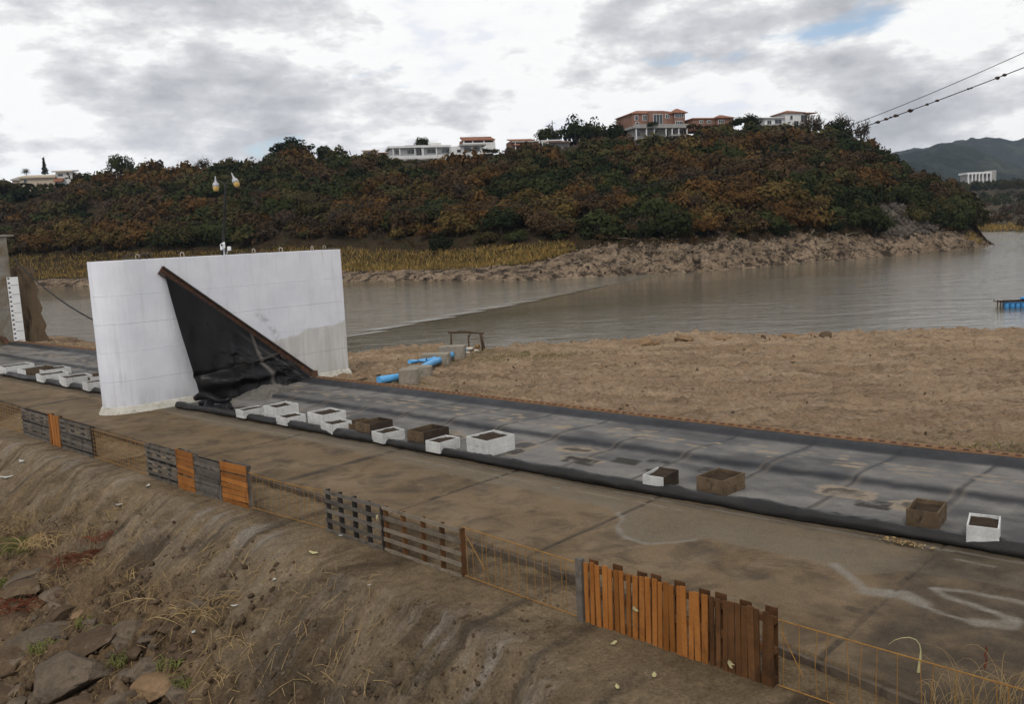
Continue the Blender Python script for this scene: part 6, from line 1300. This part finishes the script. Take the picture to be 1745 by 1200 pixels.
mb = MB(); q0 = PD(1676, 1150, b0[1]); mb.tube([PD(1674, 1175, b0[1]), q0, PD(1681, 1120, b0[1])], [0.006, 0.006, 0.004], 5)
for k in range(4): e = PD(1680 + 4 * (k % 2) - 2, 1138 - 9 * k, b0[1]); mb.tube([e, e + np.array([0.02 * (-1) ** k, 0, 0.09])], [0.02, 0.006], 5)
tag(mb.build('seed_head', M['red_weed'], None, loc=q0), 'dark red seed head standing above the mesh at right', 'plant')
# litter
for k, (x, y, w_, m_, lab) in enumerate([(38, 788, 22, 'litter', 'white scrap on the slope below the leftmost pallet'), (12, 815, 26, 'litter', 'white scrap at the left photo edge'), (252, 830, 18, 'litter', 'white scrap below the bar mesh panel'), (203, 862, 14, 'litter', 'small white scrap halfway down the slope'), (288, 810, 24, 'pale_leaf', 'pale curved scrap beside the grey pallet'), (400, 1035, 16, 'litter', 'white scrap above the star shaped weed'), (330, 1080, 18, 'litter', 'white scrap below the star shaped weed'), (581, 915, 18, 'litter', 'pale feather like scrap at the foot of the grey pallet'), (535, 945, 26, 'pale_leaf', 'thin pale husk on the ledge'), (468, 990, 16, 'litter', 'white scrap on the slope under the ledge'), (1046, 1100, 22, 'pale_leaf', 'pale curled leaf in front of the orange palings'), (1115, 1155, 22, 'pale_leaf', 'yellow leaf lower right of the orange palings'), (1052, 1175, 20, 'pale_leaf', 'pale yellow leaf on the ledge at the bottom'), (630, 1000, 12, 'litter', 'pale scrap on the broken ledge corner')]):
    P = hit(x, y); s = np.linalg.norm(P - CAM) / FPX * w_ * 0.72; a = random.uniform(0, 3.14); d_ = np.array([math.cos(a), math.sin(a), 0]); e_ = np.array([-math.sin(a), math.cos(a), 0]); n = 7; vs, fs = [], []
    for q in range(n):
        t = q / (n - 1) * 2 - 1; ww = (0.42 + 0.15 * math.sin(q * 2.3 + k)) * (1 - 0.75 * t * t); zz2 = 0.03 + 0.07 * t * t * s
        for sg_ in (-1, 0, 1): vs.append(P + d_ * t * s * 0.5 + e_ * sg_ * ww * s * 0.5 + EZ * (zz2 + (0.05 * s if sg_ == 0 else 0)))
    for q in range(n - 1):
        for c in range(2): i0 = q * 3 + c; fs.append((i0, i0 + 1, i0 + 4, i0 + 3))
    mb = MB(); mb.add(vs, fs); o = mb.build('scrap' if m_ == 'litter' else 'fallen_leaf', M[m_], None, loc=P); sm = o.modifiers.new('solid', 'SOLIDIFY'); sm.thickness = 0.006; tag(o, lab, 'litter' if m_ == 'litter' else 'leaf')
# yellow leaves caught on the fence
for x, y, lab in [(641, 880, 'yellow leaf caught on the black uprights of the grey pallet'), (1078, 1038, 'pale leaf caught on the orange palings'), (1240, 1130, 'pale leaf caught on the dark brown palings')]:
    u = fu(x); dd = ray(x, y); t = (fv(u) - 0.06) / (dd @ EV); P = CAM + dd * t; mb = MB()
    for q in range(5):
        a = random.uniform(-1.4, 1.4); e = P + (EU * math.cos(a) * 0.14 + EZ * math.sin(a) * 0.07 - EV * 0.03); mb.add([P, (P + e) / 2 + EZ * 0.025, e, (P + e) / 2 - EZ * 0.02], [(0, 1, 2, 3)])
    o = mb.build('caught_leaf', M['pale_leaf'], None, loc=P); sm = o.modifiers.new('solid', 'SOLIDIFY'); sm.thickness = 0.005; tag(o, lab, 'leaf', 'leaves caught on the fence')
# heap of dry leaves against the roll
P = PZ(1540, 927, 0.03); mb = MB(); rj = random.Random(4)
for k in range(160):
    c = P + EU * rj.gauss(0, 0.22) + EV * rj.gauss(0, 0.06) + EZ * rj.uniform(0, 0.06); a = np.array([rj.gauss(0, 1), rj.gauss(0, 1), rj.gauss(0, 0.5)]) * 0.025; b = np.array([rj.gauss(0, 1), rj.gauss(0, 1), rj.gauss(0, 0.5)]) * 0.02; mb.add([c - a, c + b, c + a, c - b], [(0, 1, 2, 3)])
tag(mb.build('leaf_litter', M['dry_grass'], None, loc=P), 'small drift of dry leaves against the rolled black edge', 'leaves', kind='stuff')

# ---- rocks and debris on the mud bank
for k, (x, y, w_, h_, m_, lab) in enumerate([(1097, 583, 32, 16, 'rock_tan', 'pale rounded boulder at the mud bank edge'), (1121, 585, 16, 8, 'rock_tan', 'small tan rock right of the pale rounded boulder'), (1165, 576, 34, 9, 'rock_tan', 'long low rock on the mud bank shoreline'), (1408, 570, 24, 11, 'rock_brown', 'dark upright rock standing alone on the shoreline'), (1345, 572, 34, 8, 'rock_tan', 'low clod left of the dark upright rock'), (1230, 576, 40, 6, 'rock_tan', 'flat tan rock on the shoreline'), (930, 602, 44, 6, 'rock_tan', 'flat pale stones by the green patch'), (1300, 574, 12, 6, 'rock_brown', 'tiny dark rock on the shoreline')]):
    P = mudhit(x, y + h_ * 0.3); s = np.linalg.norm(P - CAM) / FPX; Vv, Fc = rock_verts(700 + k, 3, 10, 0.05); mb = MB(); mb.add(Vv * np.array([w_ * s / 2, w_ * s / 2 * 0.7, h_ * s * 0.8]) + P, Fc.tolist()); tag(mb.build('rock', M[m_], None, loc=P), lab, 'rock', 'rocks on the mud bank')
pl_ = []
for k in range(2600):
    i = int(r.integers(30, 450)); j = int(r.integers(2, 149)); pl_.append((MUDP[i, j] + np.array([r.uniform(-.3, .3), r.uniform(-.2, .2), 0.0]), 0.02 + 0.10 * r.random() ** 5))
rock_field('mud_clods', pl_, 'scattered clods and pebbles on the mud bank', M['clod'])
mbd = MB()
for k in range(420):
    i = int(r.integers(30, 450)); j = int(r.integers(2, 146)); P = MUDP[i, j] + EZ * 0.03; a = r.uniform(-0.5, 0.5); L = r.uniform(0.2, 1.1); e = P + np.array([math.cos(a) * L, math.sin(a) * L, 0.02]); mbd.tube([P, (P + e) / 2 + EZ * r.uniform(0, 0.08), e], [0.014, 0.012, 0.006], 4)
tag(mbd.build('mud_twigs', M['drift']), 'pale twigs scattered over the mud bank', 'twigs', kind='stuff')
pts = []
for k in range(1400):
    q = r.random()
    c = (PZ(865, 613, -0.5), 3.0, 0.8) if q < 0.45 else ((PZ(955, 607, -0.5), 2.2, 0.7) if q < 0.7 else (PZ(1620, 770, -0.1), 2.2, 0.5)); P = c[0] + EU * 0 + np.array([r.normal() * c[1], r.normal() * c[2], 0]); pts.append(np.array([P[0], P[1], zmud(P[0], P[1])]))
blades('bank_grass', pts, 0.10, 0.02, [(0.11, 0.115, 0.035), (0.16, 0.14, 0.05), (0.2, 0.16, 0.08)], 'thin green grass patches on the mud bank')

# ---- air: thin even haze over the lake and hills
mb = MB(); mb.box((300, 1850, 135), (3600, 0, 0), (0, 1950, 0), (0, 0, 165)); hz = mb.build('haze', None, None, loc=(300, 1850, -30)); hz.data.materials.clear()
hm = bpy.data.materials.new('haze_air'); hm.use_nodes = True; hm.node_tree.nodes.clear(); pvn = hm.node_tree.nodes.new('ShaderNodeVolumePrincipled'); pvn.inputs['Color'].default_value = (0.66, 0.80, 1.0, 1); pvn.inputs['Density'].default_value = 0.00006; pvn.inputs['Anisotropy'].default_value = 0.1
on = hm.node_tree.nodes.new('ShaderNodeOutputMaterial'); hm.node_tree.links.new(pvn.outputs[0], on.inputs['Volume']); hz.data.materials.append(hm); tag(hz, 'thin blue haze in the air over the lake and mountains', 'haze', kind='stuff')
